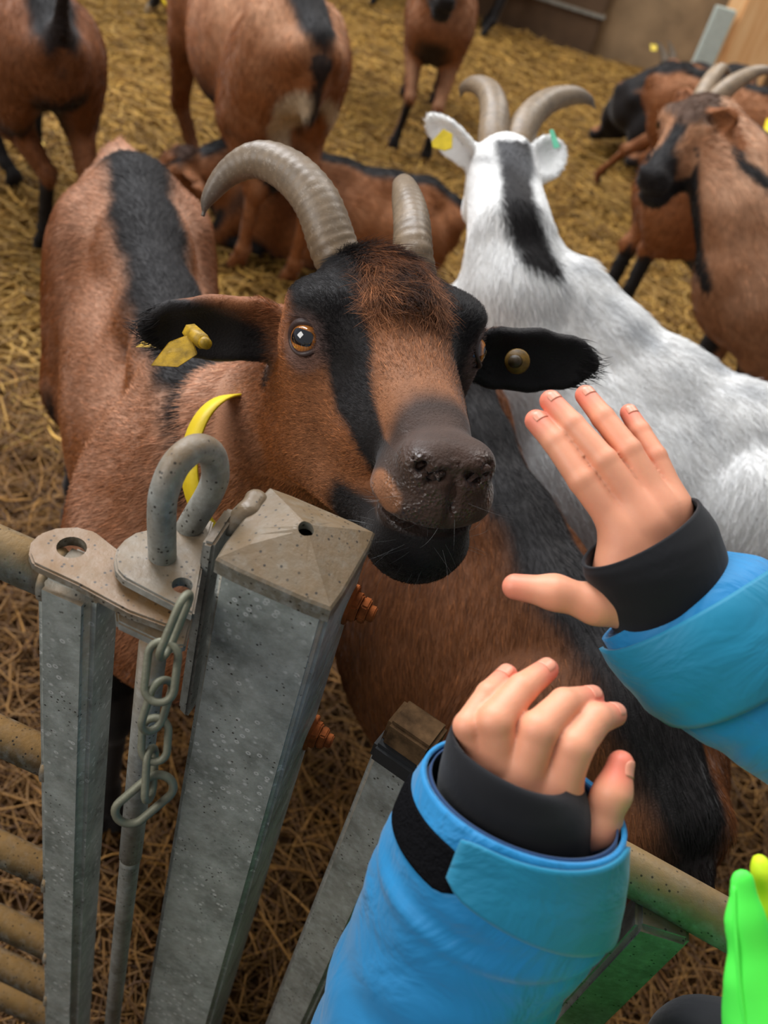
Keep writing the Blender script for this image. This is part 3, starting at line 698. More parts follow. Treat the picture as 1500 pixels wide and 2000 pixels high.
class Goat:
    """a goat standing (or lying) with its tail head above local (0,0); fwd = heading"""
    def __init__(g, tail, fwd, s=1.0, body=1.0, belly=1.0):
        g.S = Sculpt(); g.f = unit(A_([fwd[0], fwd[1], 0])); g.l = A_([-g.f[1], g.f[0], 0]); g.o = A_([tail[0], tail[1], 0.]); g.s = s; g.fx = 1.3; g.lw = 1.0
        g.bd, g.bl = body, belly; g.spine = None; g.head = None; g.bendv = None
    def L(g, x, y, z):
        p = g.o+g.s*(g.f*x*g.bd+g.l*y*g.lw); p = p+A_([0, 0, g.s*z])
        if g.bendv is not None: p = p+g.bendv*(x*x)
        return p
    def torso(g, dz=0.0):
        S, L, s, b = g.S, g.L, g.s, g.bl; F = (g.l, g.fx); fl = -g.f*.85+A_([0, 0, -.5])
        z = lambda v: v+dz
        st = [(.06, .600, .115), (.18, .585, .135), (.34, .545, .175*b), (.50, .545, .175*b), (.64, .575, .150), (.74, .590, .110)]
        pts = [L(x, 0, z(h)) for x, h, r in st]; rs = [r*s for x, h, r in st]
        for i in range(5): S.cone(pts[i], pts[i+1], rs[i], rs[i+1], .05*s, F, False, 'torso', fl)
        sp = [(-.01, .690), (.10, .715), (.22, .712), (.38, .715), (.52, .735), (.62, .755), (.70, .745)]
        g.spine = [L(x, 0, z(h)) for x, h in sp]
        S.chain(g.spine, [.030*s, .042*s, .036*s, .034*s, .036*s, .045*s, .06*s], k=.05*s, tagn='torso', flow=-g.f)
        for q in (1, -1):
            S.ell(L(.13, q*.078, z(.690)), A_([.045, .030, .026])*s, A_([g.f, g.l, [0, 0, 1]]), .04*s, tagn='torso', flow=fl)
            S.ell(L(-.015, q*.045, z(.655)), A_([.03, .024, .03])*s, A_([g.f, g.l, [0, 0, 1]]), .04*s, tagn='torso', flow=fl)
            S.ell(L(.36, q*.085*b, z(.52)), A_([.15, .08*b*g.lw, .13])*s, A_([g.f, g.l, [0, 0, 1]]), .06*s, tagn='torso', flow=fl)
            S.ell(L(.63, q*.085, z(.60)), A_([.06, .045, .13])*s, A_([g.f, g.l, [0, 0, 1]]), .05*s, tagn='torso', flow=fl)
    def hind(g, q, foot=None, hock=None, stifle=None):
        S, L, s = g.S, g.L, g.s
        hip = L(.09, q*.075, .60); st = L(.17, q*.10, .43) if stifle is None else A_(stifle); hk = L(.0, q*.085, .285) if hock is None else A_(hock)
        ft = L(.04, q*.085, 0.0) if foot is None else A_(foot); fe = ft+(hk-ft)*.27+A_([0, 0, .01]); fl = lambda a, b: unit(b-a)
        S.ell(hip*.6+st*.4, A_([g.lw*0+.105, .06*g.lw, .15])*s, A_([g.f, g.l, [0, 0, 1]]), .05*s, tagn='thigh', flow=A_([0, 0, -1.])-g.f*.3)
        S.cone(hip, st, .085*s, .062*s, .05*s, (g.l, 1.3/g.lw), tagn='thigh'); S.cone(st, hk, .058*s, .027*s, .03*s, (g.l, 1.25), tagn='gaskin')
        S.ell(hk-g.f*.008*s, A_([.028, .02, .03])*s, A_([g.f, g.l, [0, 0, 1]]), .015*s, tagn='hock', flow=(0, 0, -1)); g.shank(hk, fe, ft)
    def shank(g, a, fe, ft):
        S, s = g.S, g.s; fd = g.f
        S.cone(a, fe, .023*s, .017*s, .012*s, tagn='shank'); S.ell(fe, A_([.021, .021, .024])*s, None, .01*s, tagn='shank', flow=(0, 0, -1))
        S.cone(fe, ft+A_([0, 0, .045*s])+fd*.012*s, .017*s, .020*s, .01*s, tagn='shank')
        for q in (1, -1): S.cone(ft+fd*.012*s+g.l*q*.011*s+A_([0, 0, .04*s]), ft+fd*.024*s+g.l*q*.012*s+A_([0, 0, .012*s]), .015*s, .016*s, .005*s, tagn='hoof')
    def fore(g, q, foot=None, knee=None, elbow=None):
        S, L, s = g.S, g.L, g.s
        sh = L(.69, q*.085, .56); el = L(.64, q*.095, .44) if elbow is None else A_(elbow); kn = L(.665, q*.088, .25) if knee is None else A_(knee)
        ft = L(.66, q*.088, 0) if foot is None else A_(foot); fe = ft+(kn-ft)*.28
        S.cone(sh, el, .075*s, .052*s, .05*s, (g.l, 1.3), tagn='thigh'); S.cone(el, kn, .045*s, .026*s, .03*s, tagn='gaskin')
        S.ell(kn, A_([.025, .025, .032])*s, None, .012*s, tagn='hock', flow=(0, 0, -1)); g.shank(kn, fe, ft)
    def neck(g, pts, rs, k=.06, flat=1.2):
        g.npts = [A_(p) for p in pts]
        for i in range(len(pts)-1):
            d = unit(g.npts[i+1]-g.npts[i]); lat = unit(np.cross(d, A_([0, 0, 1.])+.001*g.f))
            g.S.cone(g.npts[i], g.npts[i+1], rs[i], rs[i+1], k*g.s, (lat, flat), False, 'neck', -d)
    def set_head(g, M, o, s, fine=False):
        g.head = (M, A_(o), s); head_ops(g.S, M, A_(o), s, fine)
    def H(g, *p): M, o, s = g.head; return o+s*(M@A_(p))
    def tailpart(g, pts, rs):
        g.S.chain(pts, rs, k=.02*g.s, tagn='tail')
    def paint(g, V, N, style='brown', light=1.0, sw=.055, seed=0.0, sock='black', headfn=None):
        S = g.S; idx = S.tags(V); tg = np.array([o['tag'] for o in S.ops], object)[idx].astype(str)
        n = len(V); w1, w2 = wob(V, 22, seed), wob(V, 60, seed+3)
        up = N[:, 2]; s = g.s
        col = lerp(np.tile(getattr(g, 'base', BROWN), (n, 1)), np.tile(getattr(g, 'lb', LBROWN), (n, 1)), np.clip(.45*smooth(-.2, .9, up)+.18*w1+.12*w2, 0, 1)*light)  # light from above painted in: upward faces turn lighter brown
        blk = np.zeros(n); body = np.isin(tg, ['torso', 'thigh', 'neck'] if getattr(g, 'neckstripe', True) else ['torso', 'thigh'])
        if g.spine is not None:
            line = list(g.spine)+[p for p in getattr(g, 'ridge', [])]
            Z0 = A_([1, 1, 0.]); d, par = polydist(V*Z0, A_(line)*Z0); d = np.where(tg == 'tail', 9, d)
            blk = np.maximum(blk, (1-smooth(sw*s*.75, sw*s*1.2, d+.007*s*w1+.004*s*w2))*body*smooth(.0, .3, up))
        if style == 'brown':
            blk = np.maximum(blk, (tg == 'tail')*getattr(g, 'tailblack', .95))
            if getattr(g, 'bellyz', 0): blk = np.maximum(blk, np.isin(tg, ['torso', 'udder', 'thigh'])*smooth(g.bellyz+.05, g.bellyz-.05, V[:, 2]+.03*w1))
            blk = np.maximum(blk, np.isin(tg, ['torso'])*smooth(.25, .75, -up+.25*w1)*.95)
            leg = np.isin(tg, ['shank', 'hoof']); hk = tg == 'hock'; gk = tg == 'gaskin'
            if sock == 'black': blk = np.maximum(blk, leg*1.0); blk = np.maximum(blk, hk*smooth(-.3, .5, (N@g.f))); blk = np.maximum(blk, gk*smooth(.2, .7, (N@g.f)+.3*w1))
            else: blk = np.maximum(blk, leg*smooth(-.1, .5, (N@g.f)+.3*w1))
            th = tg == 'thigh'; inner = np.abs((V-g.o)@g.l)/s; blk = np.maximum(blk, th*(1-smooth(.02, .05, inner))*smooth(.6, .4, (V[:, 2]/s)))
        col = lerp(col, np.tile(BLACK, (n, 1)), np.clip(blk, 0, 1))
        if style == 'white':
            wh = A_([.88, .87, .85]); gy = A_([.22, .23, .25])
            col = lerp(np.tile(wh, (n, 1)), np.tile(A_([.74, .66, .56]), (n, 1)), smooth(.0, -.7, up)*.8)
        ear = tg == 'ear'
        if headfn is not None: col = headfn(V, N, tg, col, w1, w2)
        elif g.head is not None and style == 'brown':
            M, o, hs = g.head; q = (V-o)@M/hs; hd = np.isin(tg, ['head']); ax = np.abs(q[:, 0])
            d, _ = polydist(np.c_[ax, q[:, 1], q[:, 2]], [(.035, -.03, .04), (.034, .03, .02), (.030, .09, -.02), (.03, .14, -.04)])
            k = np.maximum(1-smooth(.012, .022, d), smooth(.105, .13, q[:, 1])); k = np.maximum(k, smooth(-.055, -.075, q[:, 2])*smooth(.02, .08, q[:, 1]))
            k = np.maximum(k, smooth(.02, .035, q[:, 2])*smooth(-.01, -.03, q[:, 1])*.8)
            col = lerp(col, np.tile(BLACK, (n, 1)), hd*np.clip(k, 0, 1))
        return np.clip(col, 0, 1), tg
    def build(g, root, h=.009, style='brown', refine_fn=None, name='body', **kw):
        V, Q = g.S.mesh(h)
        if refine_fn is not None:
            for fn in refine_fn: V, Q = refine(V, Q, fn); V = g.S.project(V, .0008, 1)
        else: V = g.S.project(V, .002, 1)
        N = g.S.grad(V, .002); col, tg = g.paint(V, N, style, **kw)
        me = mesh_np(name, V, Q, col)
        wt = me.attributes.new('Wet', 'FLOAT', 'POINT'); wt.data.foreach_set('value', (np.zeros(len(V)) if getattr(g, 'wet', None) is None else g.wet(V)).astype(np.float32))
        o = link(name, me, M_coat_w if style == 'white' else M_coat, root); g.V, g.T, g.col = V, tri(Q), col
        return o
def collar_obj(c, nrm, rx, ry, upv, w, mat, parent, th=.0022, lab=None, wav=0.0):
    """flat strap ring round a neck"""
    nrm = unit(nrm); u = unit(upv-nrm*(np.asarray(upv)@nrm)); v = np.cross(nrm, u); n = 64; a = np.linspace(0, 2*np.pi, n, endpoint=False)
    prof = [(0, -w/2), (0, w/2), (th, w/2), (th, -w/2)]; V = []
    for k in range(n):
        e = u*math.cos(a[k])*ry+v*math.sin(a[k])*rx; d = unit(e)
        for r, l in prof: V.append(c+e+d*r+nrm*(l+wav*math.sin(2*a[k])))
    Fs = [(k*4+i, k*4+(i+1) % 4, ((k+1) % n)*4+(i+1) % 4, ((k+1) % n)*4+i) for k in range(n) for i in range(4)]
    o = link('collar', mesh_np('collar', A_(V), A_(Fs)), mat, parent)
    if lab: o['label'] = lab
    return o
def slab(name, pts, nrm, th, mat, parent, bevel=.0006):
    nrm = unit(nrm); bm = bmesh.new(); prism(bm, [A_(p)+nrm*th/2 for p in pts], [A_(p)-nrm*th/2 for p in pts]); return from_bm(name, bm, mat, parent, bevel=bevel)
# ------------------------------------------------------------------ the brown goat at the gate
HM = A_([[-0.9121233, 0.3826623, -0.1469717], [-0.4098646, -0.8456978, 0.3417692], [0.0064885, 0.3719742, 0.9282204]])
HS = 1.18; HO = CC+(A_([-0.0346, 0.5957, 1.0752])-CC)*HS
def build_main():
    tail = G(248, 325, .74); wth = G(372, 740, .79)
    root = empty('goat', (-.45, 1.2, 0)); tag(root, 'brown horned goat with black face stripes looking over the gate post', 'goat', 'goats in the straw pen')
    g = Goat(tail, wth-tail, 1.04, 1.0, .8); g.fx = 1.62; g.lw = .80; g.neckstripe = False; g.tailblack = 0; g.lb = A_([.50, .27, .17]); g.torso()  # pinkish lb paints the sheen of the top light on the back
    # fit the top line to what is seen
    g.hind(1); g.hind(-1); g.fore(1); g.fore(-1)
    T = g.L
    back = g.H if g.head else None
    poll = HO+HS*(HM@A_([0, -.09, -.015]))
    thr = HO+HS*(HM@A_([0, -.06, -.06]))
    nb = T(.70, 0, .62)
    g.neck([nb, nb*.5+poll*.5+A_([-.015, -.01, -.02]), poll*.6+thr*.4], [.115, .076, .066], .06, 1.1)
    g.neck([T(.72, 0, .55), nb*.45+thr*.55+A_([0, 0, -.06]), thr], [.10, .066, .055], .06, 1.1)
    g.ridge = [T(.76, 0, .76)]
    tp = [tail+A_([0, 0, -.02]), P(232, 316, 1.55), P(234, 280, 1.57)]
    g.tailpart(tp, [.030, .024, .008])
    g.set_head(HM, HO, HS, True)
    n1 = unit(CC-P(430, 645, .8)); n1 = unit(n1*1.0+A_([0, 0, -.55]))
    ear_ops(g.S, P(562, 648, .845), P(276, 645, .835), n1, .0300, curl=-.004)
    n2 = unit(CC-P(1040, 690, .88))+A_([0, 0, -.25]); ear_ops(g.S, P(912, 696, .875), P(1166, 712, .905), n2, .0275)
    def headfn(V, N, tg, col, w1, w2):
        q = (V-HO)@HM/HS; n = len(V); hd = tg == 'head'; ax = np.abs(q[:, 0])
        Vm = HO+HS*(np.c_[np.maximum(q[:, 0], ax*.999), q[:, 1], q[:, 2]]@HM.T)
        Z = (Vm-CC)@CF; px = np.c_[750+FPX*((Vm-CC)@CR)/Z, 1000-FPX*((Vm-CC)@CU)/Z]
        px = px+np.c_[w1, w2]*9
        d, t = polydist(px, [(622, 500), (640, 585), (680, 680), (692, 780), (720, 870), (775, 930)])
        wd = np.interp(t, [0, 1, 2, 3, 4, 5], [98, 76, 54, 42, 32, 34]); k = 1-smooth(wd*.75, wd*1.15, d)
        k = np.maximum(k, smooth(.098, .116, q[:, 1]+.006*w1-.35*np.maximum(ax-.012, 0))*.95)
        k = np.maximum(k, smooth(-.074, -.084, q[:, 2])*smooth(.045, .065, q[:, 1]-.3*(q[:, 2]+.09)))
        sp, _ = polydist(px, [(744, 946), (768, 972)]); k = k*smooth(16, 30, sp)
        k = np.maximum(k, smooth(.034, .044, ax)*smooth(.012, .03, q[:, 2]+.01*w1)*.8)
        left = smooth(-.012, -.036, q[:, 0]+.006*w1)*smooth(-.12, -.02, q[:, 1]); k = np.maximum(k, left*.88)
        fore = hd*smooth(.026, .012, ax+.006*w1+.10*np.maximum(q[:, 1]-.02, 0))*smooth(.085, .03, q[:, 1]+.012*w2)
        br = lerp(np.tile(BROWN*1.0, (n, 1)), np.tile(A_([.30, .13, .06]), (n, 1)), smooth(-.03, .05, q[:, 1])*(.6+.4*w1))
        br = lerp(br, np.tile(DKBR, (n, 1)), fore*np.clip(.70+.9*wob(V, 110)+.35*w1, 0, 1))
        muz = smooth(.10, .13, q[:, 1])*smooth(-.084, -.07, q[:, 2]); bk = lerp(np.tile(BLACK, (n, 1)), np.tile(A_([.052, .030, .022]), (n, 1)), muz)
        c2 = lerp(br, bk, np.clip(k, 0, 1)); col = np.where(hd[:, None], c2, col)
        de = np.linalg.norm((np.c_[ax, q[:, 1], q[:, 2]]-A_([.062, .016, .0]))/A_([1, 1, 1.0]), axis=1); col = lerp(col, np.tile(A_([.17, .105, .09]), (n, 1)), hd*(1-smooth(.013, .024, de+.003*w2))*.75)
        ear = tg == 'ear'; side = np.where(q[:, 0] > 0, 1, 0); nn = np.where(side[:, None] > 0, n1[None], unit(n2)[None])
        inn = smooth(-.25, .2, (N*nn).sum(1)); e0, e1 = P(562, 648, .845), P(276, 645, .835); al = ((V-e0)@(e1-e0))/((e1-e0)@(e1-e0))
        inn = np.maximum(inn, smooth(.62, .8, al+.05*w1)); inn = np.where(side > 0, np.maximum(inn*smooth(.02, .2, al), smooth(.75, .9, al)), np.maximum(inn, smooth(.05, .30, ((V-P(912, 696, .875))@CR)/.12)))
        vv = ((V-(e0+al[:, None]*(e1-e0)))@CU)/.03; inn = np.where(side > 0, inn*(1-smooth(-.1, .35, vv-1.35*al+.15)), inn)
        ec = lerp(np.tile(A_([.27, .10, .04]), (n, 1)), np.tile(BLACK*1.0, (n, 1)), inn); col = np.where(ear[:, None], ec, col)
        return col
    near = lambda C: (np.linalg.norm(C-HO-A_([0, -.03, -.02]), axis=1) < .24)
    muzz = lambda C: (np.linalg.norm(C-HO-HS*(HM@A_([0, .13, -.05])), axis=1) < .075) | (np.linalg.norm(C-HO-HS*(HM@A_([.06, 0, 0])), axis=1) < .035)
    g.wet = lambda V: (lambda q: smooth(.115, .130, q[:, 1]+.01*wob(V, 120))*smooth(-.086, -.075, q[:, 2])*smooth(-.018, -.032, q[:, 2])*np.clip(.5+.9*wob(V, 130), 0, 1))((V-HO)@HM/HS)
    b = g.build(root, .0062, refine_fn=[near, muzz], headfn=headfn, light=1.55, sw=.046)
    b['label'] = 'brown body with a black stripe down the back'
    # wet nose gloss comes from its own coat
    # horns
    h1 = [(668, 520, .885), (652, 482, .882), (618, 395, .885), (566, 336, .895), (505, 312, .905), (448, 336, .915), (408, 386, .92), (396, 422, .922)]
    add_horn([P(*q) for q in h1], .0225, root, 110, taper=2.5, tipr=.08)
    h2 = [(812, 540, .905), (806, 490, .90), (803, 430, .92), (794, 384, .955), (786, 362, 1.01), (778, 372, 1.08), (772, 398, 1.12)]
    add_horn([P(*q) for q in h2], .0205, root, 110, taper=2.0, flat=.9)
    # eyes with lids
    for q in (1, -1):
        c = HO+HS*(HM@A_([q*.0590, .011, .003])); f = unit(HM@A_([q*.78, .50, .15]))
        f = unit(f*.75+.5*unit(CC-c)) if q == 1 else unit(HM@A_([-.97, .2, .1]))
        e = eye_obj(c, .0148, f, A_([.0, 0, 1.])*.75+CU*.35, root)
        x = unit(np.cross(CU, f)); z = np.cross(f, x); a = np.linspace(0, 2*np.pi, 40, endpoint=False)
        rx, rz = .0142, .0128
        ring = [c+f*(.0068-.0030*math.cos(2*t))+x*rx*math.cos(t)+z*(rz*math.sin(t)) for t in a]
        o = add_tube('eyelid', ring, [.0024+.0014*max(0, math.sin(t)) for t in a], M_lid, root, closed=True, seg=10)
    # collar
    cb = (A_(nb)*.5+poll*.5); cdir = unit(poll-nb)
    o = collar_obj(P(472, 915, .92), CR-.62*CF, .070, .068, CU, .019, M_strap, root, lab='yellow plastic neck collar')
    # ear tags
    t1 = link('ear_tag', mesh_np('ear_tag', *tube([P(372, 648, .815), P(398, 668, .795)], [.0075, .0065], seg=6)), M_tag_d, root); t1['label'] = 'dirty yellow plastic tag in the drooping left ear'
    fl = [P(372, 652, .806), P(330, 668, .80), P(294, 714, .797), P(348, 717, .797), P(386, 692, .800)]
    slab('tag_flap', fl, CF+.5*CU, .0018, M_tag_d, t1)
    fl = [P(312, 640, .868), P(264, 678, .858), P(322, 680, .86), P(345, 650, .862)]
    slab('tag_flap', fl, CF+.5*CU, .0018, M_tag_d, t1)
    add_tube('tag_stud', [P(396, 667, .797), P(404, 672, .790)], [.0056, .0046], M_tag_d, t1, seg=12)
    st = P(368, 607, .85); add_tube('tag_stud', [st+A_([0, 0, -.004]), st+A_([0, 0, .003])], [.008, .007], M_tag, t1, seg=14)
    u = unit(CC-P(1010, 705, .88)); c = P(1010, 706, .866)
    t2 = add_tube('ear_tag', [c-u*.004, c+u*.004], [.0115, .0105], M_tag_o, root, seg=22); t2['label'] = 'round brass-yellow tag button in the right-hand ear'
    add_tube('tag_stud', [c, c+u*.008-CR*.003], [.0062, .0055], M_tag_k, t2, seg=16)
    # coat hair
    eyeP = HO+HS*(HM@A_([.062, .006, .001]))
    front = lambda C, N: ((C-CC)*N).sum(1) < .06
    def dh(C, N):
        d = np.linalg.norm(C-HO-A_([0, -.02, -.02]), axis=1); qq = (C-HO)@HM/HS
        w = (d < .23)*front(C, N)*(np.linalg.norm(C-eyeP, axis=1) > .0165)*(1-smooth(.104, .122, qq[:, 1]+.3*np.minimum(-qq[:, 2]-.03, .05))*smooth(-.092, -.082, qq[:, 2]))
        return w*(C[:, 2] > .78)
    def lf(p):
        qq = (p-HO)@HM/HS; top = smooth(.034, .02, np.abs(qq[:, 0]))*smooth(.075, .02, qq[:, 1])*smooth(.0, .03, qq[:, 2])
        chin = smooth(-.09, -.11, qq[:, 2])*smooth(.04, .09, qq[:, 1]); muz = smooth(.07, .11, qq[:, 1])
        return 1+2.9*top+.25*chin-.55*muz-.62*smooth(.075, .10, np.abs(qq[:, 0]))
    def flowf(p, fl):
        qq = (p-HO)@HM/HS; top = smooth(.036, .02, np.abs(qq[:, 0]))*smooth(.075, .02, qq[:, 1])*smooth(.0, .03, qq[:, 2])
        tgt = HM@A_([0, .75, .25]); w = (qq[:, :1]*1.2*HM[:, 0][None]*10)
        return fl*(1-top[:, None])+top[:, None]*(tgt[None]+w*.25)
    fur(g.S, g.V, g.T, g.col, 95000, .0068, .00016, .32, M_fur, b, dh, lf, .22, .42, 0, flowf)
    mz = lambda C, N: front(C, N)*(lambda q: smooth(.085, .10, q[:, 1])*(1-.6*smooth(.135, .15, q[:, 1]))*(np.abs(q[:, 0]) < .07))((C-HO)@HM/HS)
    fur(g.S, g.V, g.T, g.col, 16000, .0026, .00013, .25, M_fur, b, mz, None, .25, .5)
    wk = lambda C, N: front(C, N)*(lambda q: smooth(.09, .11, q[:, 1])*smooth(-.05, -.065, q[:, 2]))((C-HO)@HM/HS)
    wsk = fur(g.S, g.V, g.T, g.col*0+.16, 60, .022, .00008, .75, M_fur, b, wk, None, .3, .5, .3); wsk.name = 'whiskers'
    db = lambda C, N: front(C, N)*(np.linalg.norm(C-HO, axis=1) > .19)*(((C-HO)@HM)[:, 1] < .02)*(C[:, 2] > .35)
    fur(g.S, g.V, g.T, g.col, 60000, .016, .00032, .18, M_fur, b, db, None, .18, .30, .2)
    return g
M_lid = plain('eyelid_skin', srgb(66, 48, 44), .45, 0, 200, .3, .3, 600, .5)
M_tag_d = plain('dirty_yellow_plastic', srgb(188, 148, 30), .5, 0, 130, .5, .3, 300, .4, .35)
M_tag_o = plain('old_brass_plastic', srgb(132, 98, 34), .5, 0, 130, .5, .3, 300, .4, .3)
M_tag_k = plain('brown_plastic', srgb(64, 48, 22), .5)
MAIN = build_main()
# ------------------------------------------------------------------ the other goats
GRP = 'goats in the straw pen'
def mk(label, tail, fwd, s=1.0, bl=1.0, fx=1.3, dz=0.0, bd=1.0):
    root = empty('goat', (tail[0], tail[1], 0)); tag(root, label, 'goat', GRP)
    g = Goat(tail, fwd, s, 1.0, bl); g.fx = fx; g.bd = bd; g.torso(dz); return root, g
def neck_head(g, poll, nose, hs, up=(0, 0, 1), base=(.68, .64), r=(.115, .075, .06), dz=0.0, mid=None):
    """neck from the shoulders to the poll, head pointing to nose"""
    poll, nose = A_(poll), A_(nose); M = head_frame(nose-poll, A_(up, float)); o = poll+hs*(M@A_([0, .085, .01]))
    nb = g.L(base[0], 0, base[1]+dz); s = g.s
    g.neck([nb, nb*.5+poll*.5 if mid is None else mid, poll*.7+o*.3+hs*(M@A_([0, 0, -.03]))], [v*s for v in r], .06, 1.15)
    g.ridge = [poll]; g.set_head(M, o, hs); return M, o
def horns(root, M, o, hs, spread=.09, length=.2, back=.9, r=.019):
    for q in (1, -1):
        T = lambda *p: o+hs*(M@A_(p)); k = length/.2
        add_horn([T(q*.028, -.055, .03), T(q*.036, -.07, .075*k), T(q*.055, -.12*back, .125*k), T(q*(.055+spread*.5), -.19*back, .135*k), T(q*(.055+spread), -.24*back, .10*k)], r*hs, root, 40, seg=14)
def ears(g, M, o, hs, drop=.3, fwdn=.6):
    for q in (1, -1):
        b = o+hs*(M@A_([q*.05, -.045, .0])); t = o+hs*(M@A_([q*.175, -.055, -.03*drop*3])); ear_ops(g.S, b, t, hs*(M@A_([0, fwdn, -.5])), .028*hs)
def eyes(root, M, o, hs):
    for q in (1, -1):
        c = o+hs*(M@A_([q*.0590, .011, .003])); e = link('eye', bpy_sphere(c, .0145*hs), M_eyed, root)
def bpy_sphere(c, r, nu=16, nv=10):
    th = np.linspace(0, np.pi, nv); ph = np.linspace(0, 2*np.pi, nu, endpoint=False)
    V = c+r*np.stack([np.sin(th)[:, None]*np.cos(ph), np.sin(th)[:, None]*np.sin(ph), np.cos(th)[:, None]+0*ph], -1).reshape(-1, 3)
    Fs = [(i*nu+k, (i+1)*nu+k, (i+1)*nu+(k+1) % nu, i*nu+(k+1) % nu) for i in range(nv-1) for k in range(nu)]
    return mesh_np('ball', V, A_(Fs))
M_eyed = plain('dark_eye', (.03, .015, .008, 1), .08, 0, 30, .1, 0)

def goat_b():
    T = G(1285, 1600, .66); Wp = G(855, 795, .72)
    root, g = mk('brown goat with a black dorsal stripe standing behind the two hands', T, Wp-T, 1.0, 1.0, 1.35, 0, .93); Wp = g.L(.62, 0, .72)
    g.base = BROWN*.52; g.lb = BROWN*.85  # shade on this goat's flank is put into a darker coat
    for q in (1, -1): g.hind(q); g.fore(q)
    g.tailpart([T, T-g.f*.05*1+A_([0, 0, -.02]), T-g.f*.075+A_([0, 0, -.13])], [.03, .026, .014])
    poll = Wp+g.f*.225+A_([-.01, -.03, -.19]); M, o = neck_head(g, poll, poll+g.f*.10+A_([.0, -.02, -.17]), .92, r=(.10, .066, .054))
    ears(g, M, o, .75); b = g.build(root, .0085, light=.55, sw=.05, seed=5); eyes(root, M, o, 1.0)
    front = lambda C, N: ((C-CC)*N).sum(1) < .06
    fur(g.S, g.V, g.T, g.col, 60000, .017, .00030, .16, M_fur, b, lambda C, N: front(C, N)*(C[:, 2] > .3), None, .18, .32, .25)
def goat_c():
    Wp = G(1108, 535, .80); fd = A_([.402, -.157, 0]); T = Wp+unit(fd)*.53; T[2] = .74
    root, g = mk('white goat with a black neck stripe, seen from behind its head', T, Wp-T, 1.02, 1.0, 1.3, 0, .82)
    for q in (1, -1): g.hind(q); g.fore(q)
    g.tailpart([T, T-g.f*.06+A_([0, 0, .03])], [.03, .012])
    poll = P(996, 292, 1.50); M = head_frame(A_([.10, .96, -.20]), A_([-.05, .2, 1.])); hs = .82; o = poll+hs*(M@A_([0, .06, -.045]))
    nb = g.L(.70, 0, .63); mid = P(1000, 440, 1.46)
    g.neck([nb, mid, P(985, 325, 1.51)], [.095, .042, .050], .05, 1.0)
    g.neck([g.L(.72, 0, .55), P(1010, 560, 1.46), P(978, 390, 1.52)], [.075, .047, .046], .05, 1.0)
    g.ridge = [P(1035, 500, 1.40), P(985, 300, 1.42)]; g.set_head(M, o, hs)
    S = g.S
    ear_ops(S, P(918, 312, 1.52), P(838, 228, 1.49), -CF*.5+CR*-.2+CU*-.6, .025); ear_ops(S, P(1046, 322, 1.52), P(1096, 292, 1.56), -CF*.8+CU*-.3, .031)
    stripe = [P(1000, 282, 1.44), P(1010, 350, 1.43), P(1018, 420, 1.40), P(1042, 490, 1.385), P(1078, 530, 1.40)]
    def paintw(V, N, tg, col, w1, w2):
        n = len(V); Z = (V-CC)@CF; px = np.c_[750+FPX*((V-CC)@CR)/Z, 1000-FPX*((V-CC)@CU)/Z]+np.c_[w1, w2]*8
        ps = A_([PIX(p)[:2] for p in stripe]); d, t = polydist(px, ps); wd = np.interp(t, [0, 1, 2, 3, 4], [36, 31, 32, 32, 16])
        nk = np.isin(tg, ['neck', 'head', 'torso'])*smooth(-.1, .1, ((CC-V)*N).sum(1))
        col = lerp(col, np.tile(BLACK*1.2, (n, 1)), (1-smooth(wd*.8, wd*1.25, d))*nk*(px[:, 1] > 275)*(V[:, 2] > .6))
        d2, _ = polydist(px, [(935, 300), (1000, 300), (1040, 330)]); col = lerp(col, np.tile(A_([.10, .10, .105]), (n, 1)), (1-smooth(10, 34, d2))*nk*.75*(.6+.6*w2).clip(0, 1))
        d3, _ = polydist(V, g.spine); gy = (1-smooth(.03, .10, d3+.03*w1))*np.isin(tg, ['torso'])*smooth(.2, .8, N[:, 2])*np.clip(.30+.6*w2, 0, 1)
        return lerp(col, np.tile(A_([.30, .315, .34]), (n, 1)), gy*.8)
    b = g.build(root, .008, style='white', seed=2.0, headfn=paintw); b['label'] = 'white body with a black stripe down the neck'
    h1 = [(962, 300, 1.51), (964, 262, 1.52), (966, 215, 1.54), (955, 180, 1.57), (930, 165, 1.60), (907, 171, 1.63), (898, 190, 1.65)]
    h2 = [(1010, 300, 1.52), (1017, 264, 1.53), (1038, 224, 1.55), (1075, 196, 1.58), (1118, 186, 1.61), (1148, 194, 1.63), (1163, 212, 1.64)]
    add_horn([P(*q) for q in h1], .025, root, 60, taper=2.2, seg=16, light=1.15); add_horn([P(*q) for q in h2], .0245, root, 60, taper=2.4, seg=16, light=1.25)
    eyes(root, M, o, hs)
    t = slab('ear_tag', [P(866, 252, 1.46), P(884, 262, 1.46), P(883, 290, 1.46), P(868, 295, 1.46), P(844, 288, 1.46), P(843, 276, 1.46)], CF, .002, M_tag, root); t['label'] = 'bright yellow plastic tag in the left ear'
    t = slab('ear_tag', [P(1073, 254, 1.52), P(1080, 252, 1.52), P(1094, 288, 1.52), P(1082, 291, 1.52)], CF-.6*CR, .002, M_tag_g, root); t['label'] = 'pale green plastic tag in the folded right ear'
    front = lambda C, N: ((C-CC)*N).sum(1) < .06
    fur(S, g.V, g.T, g.col, 60000, .022, .00038, .2, M_fur, b, lambda C, N: front(C, N)*(C[:, 2] > .3), lambda p: 1-.7*(np.linalg.norm(p-o, axis=1) < .17), .28, .12, .25)
def far_fur(g, b, n, L=.02, w=.0007):
    fur(g.S, g.V, g.T, g.col, n, L, w, .15, M_fur, b, lambda C, N: ((C-CC)*N).sum(1) < .05, None, .2, .25, .25)
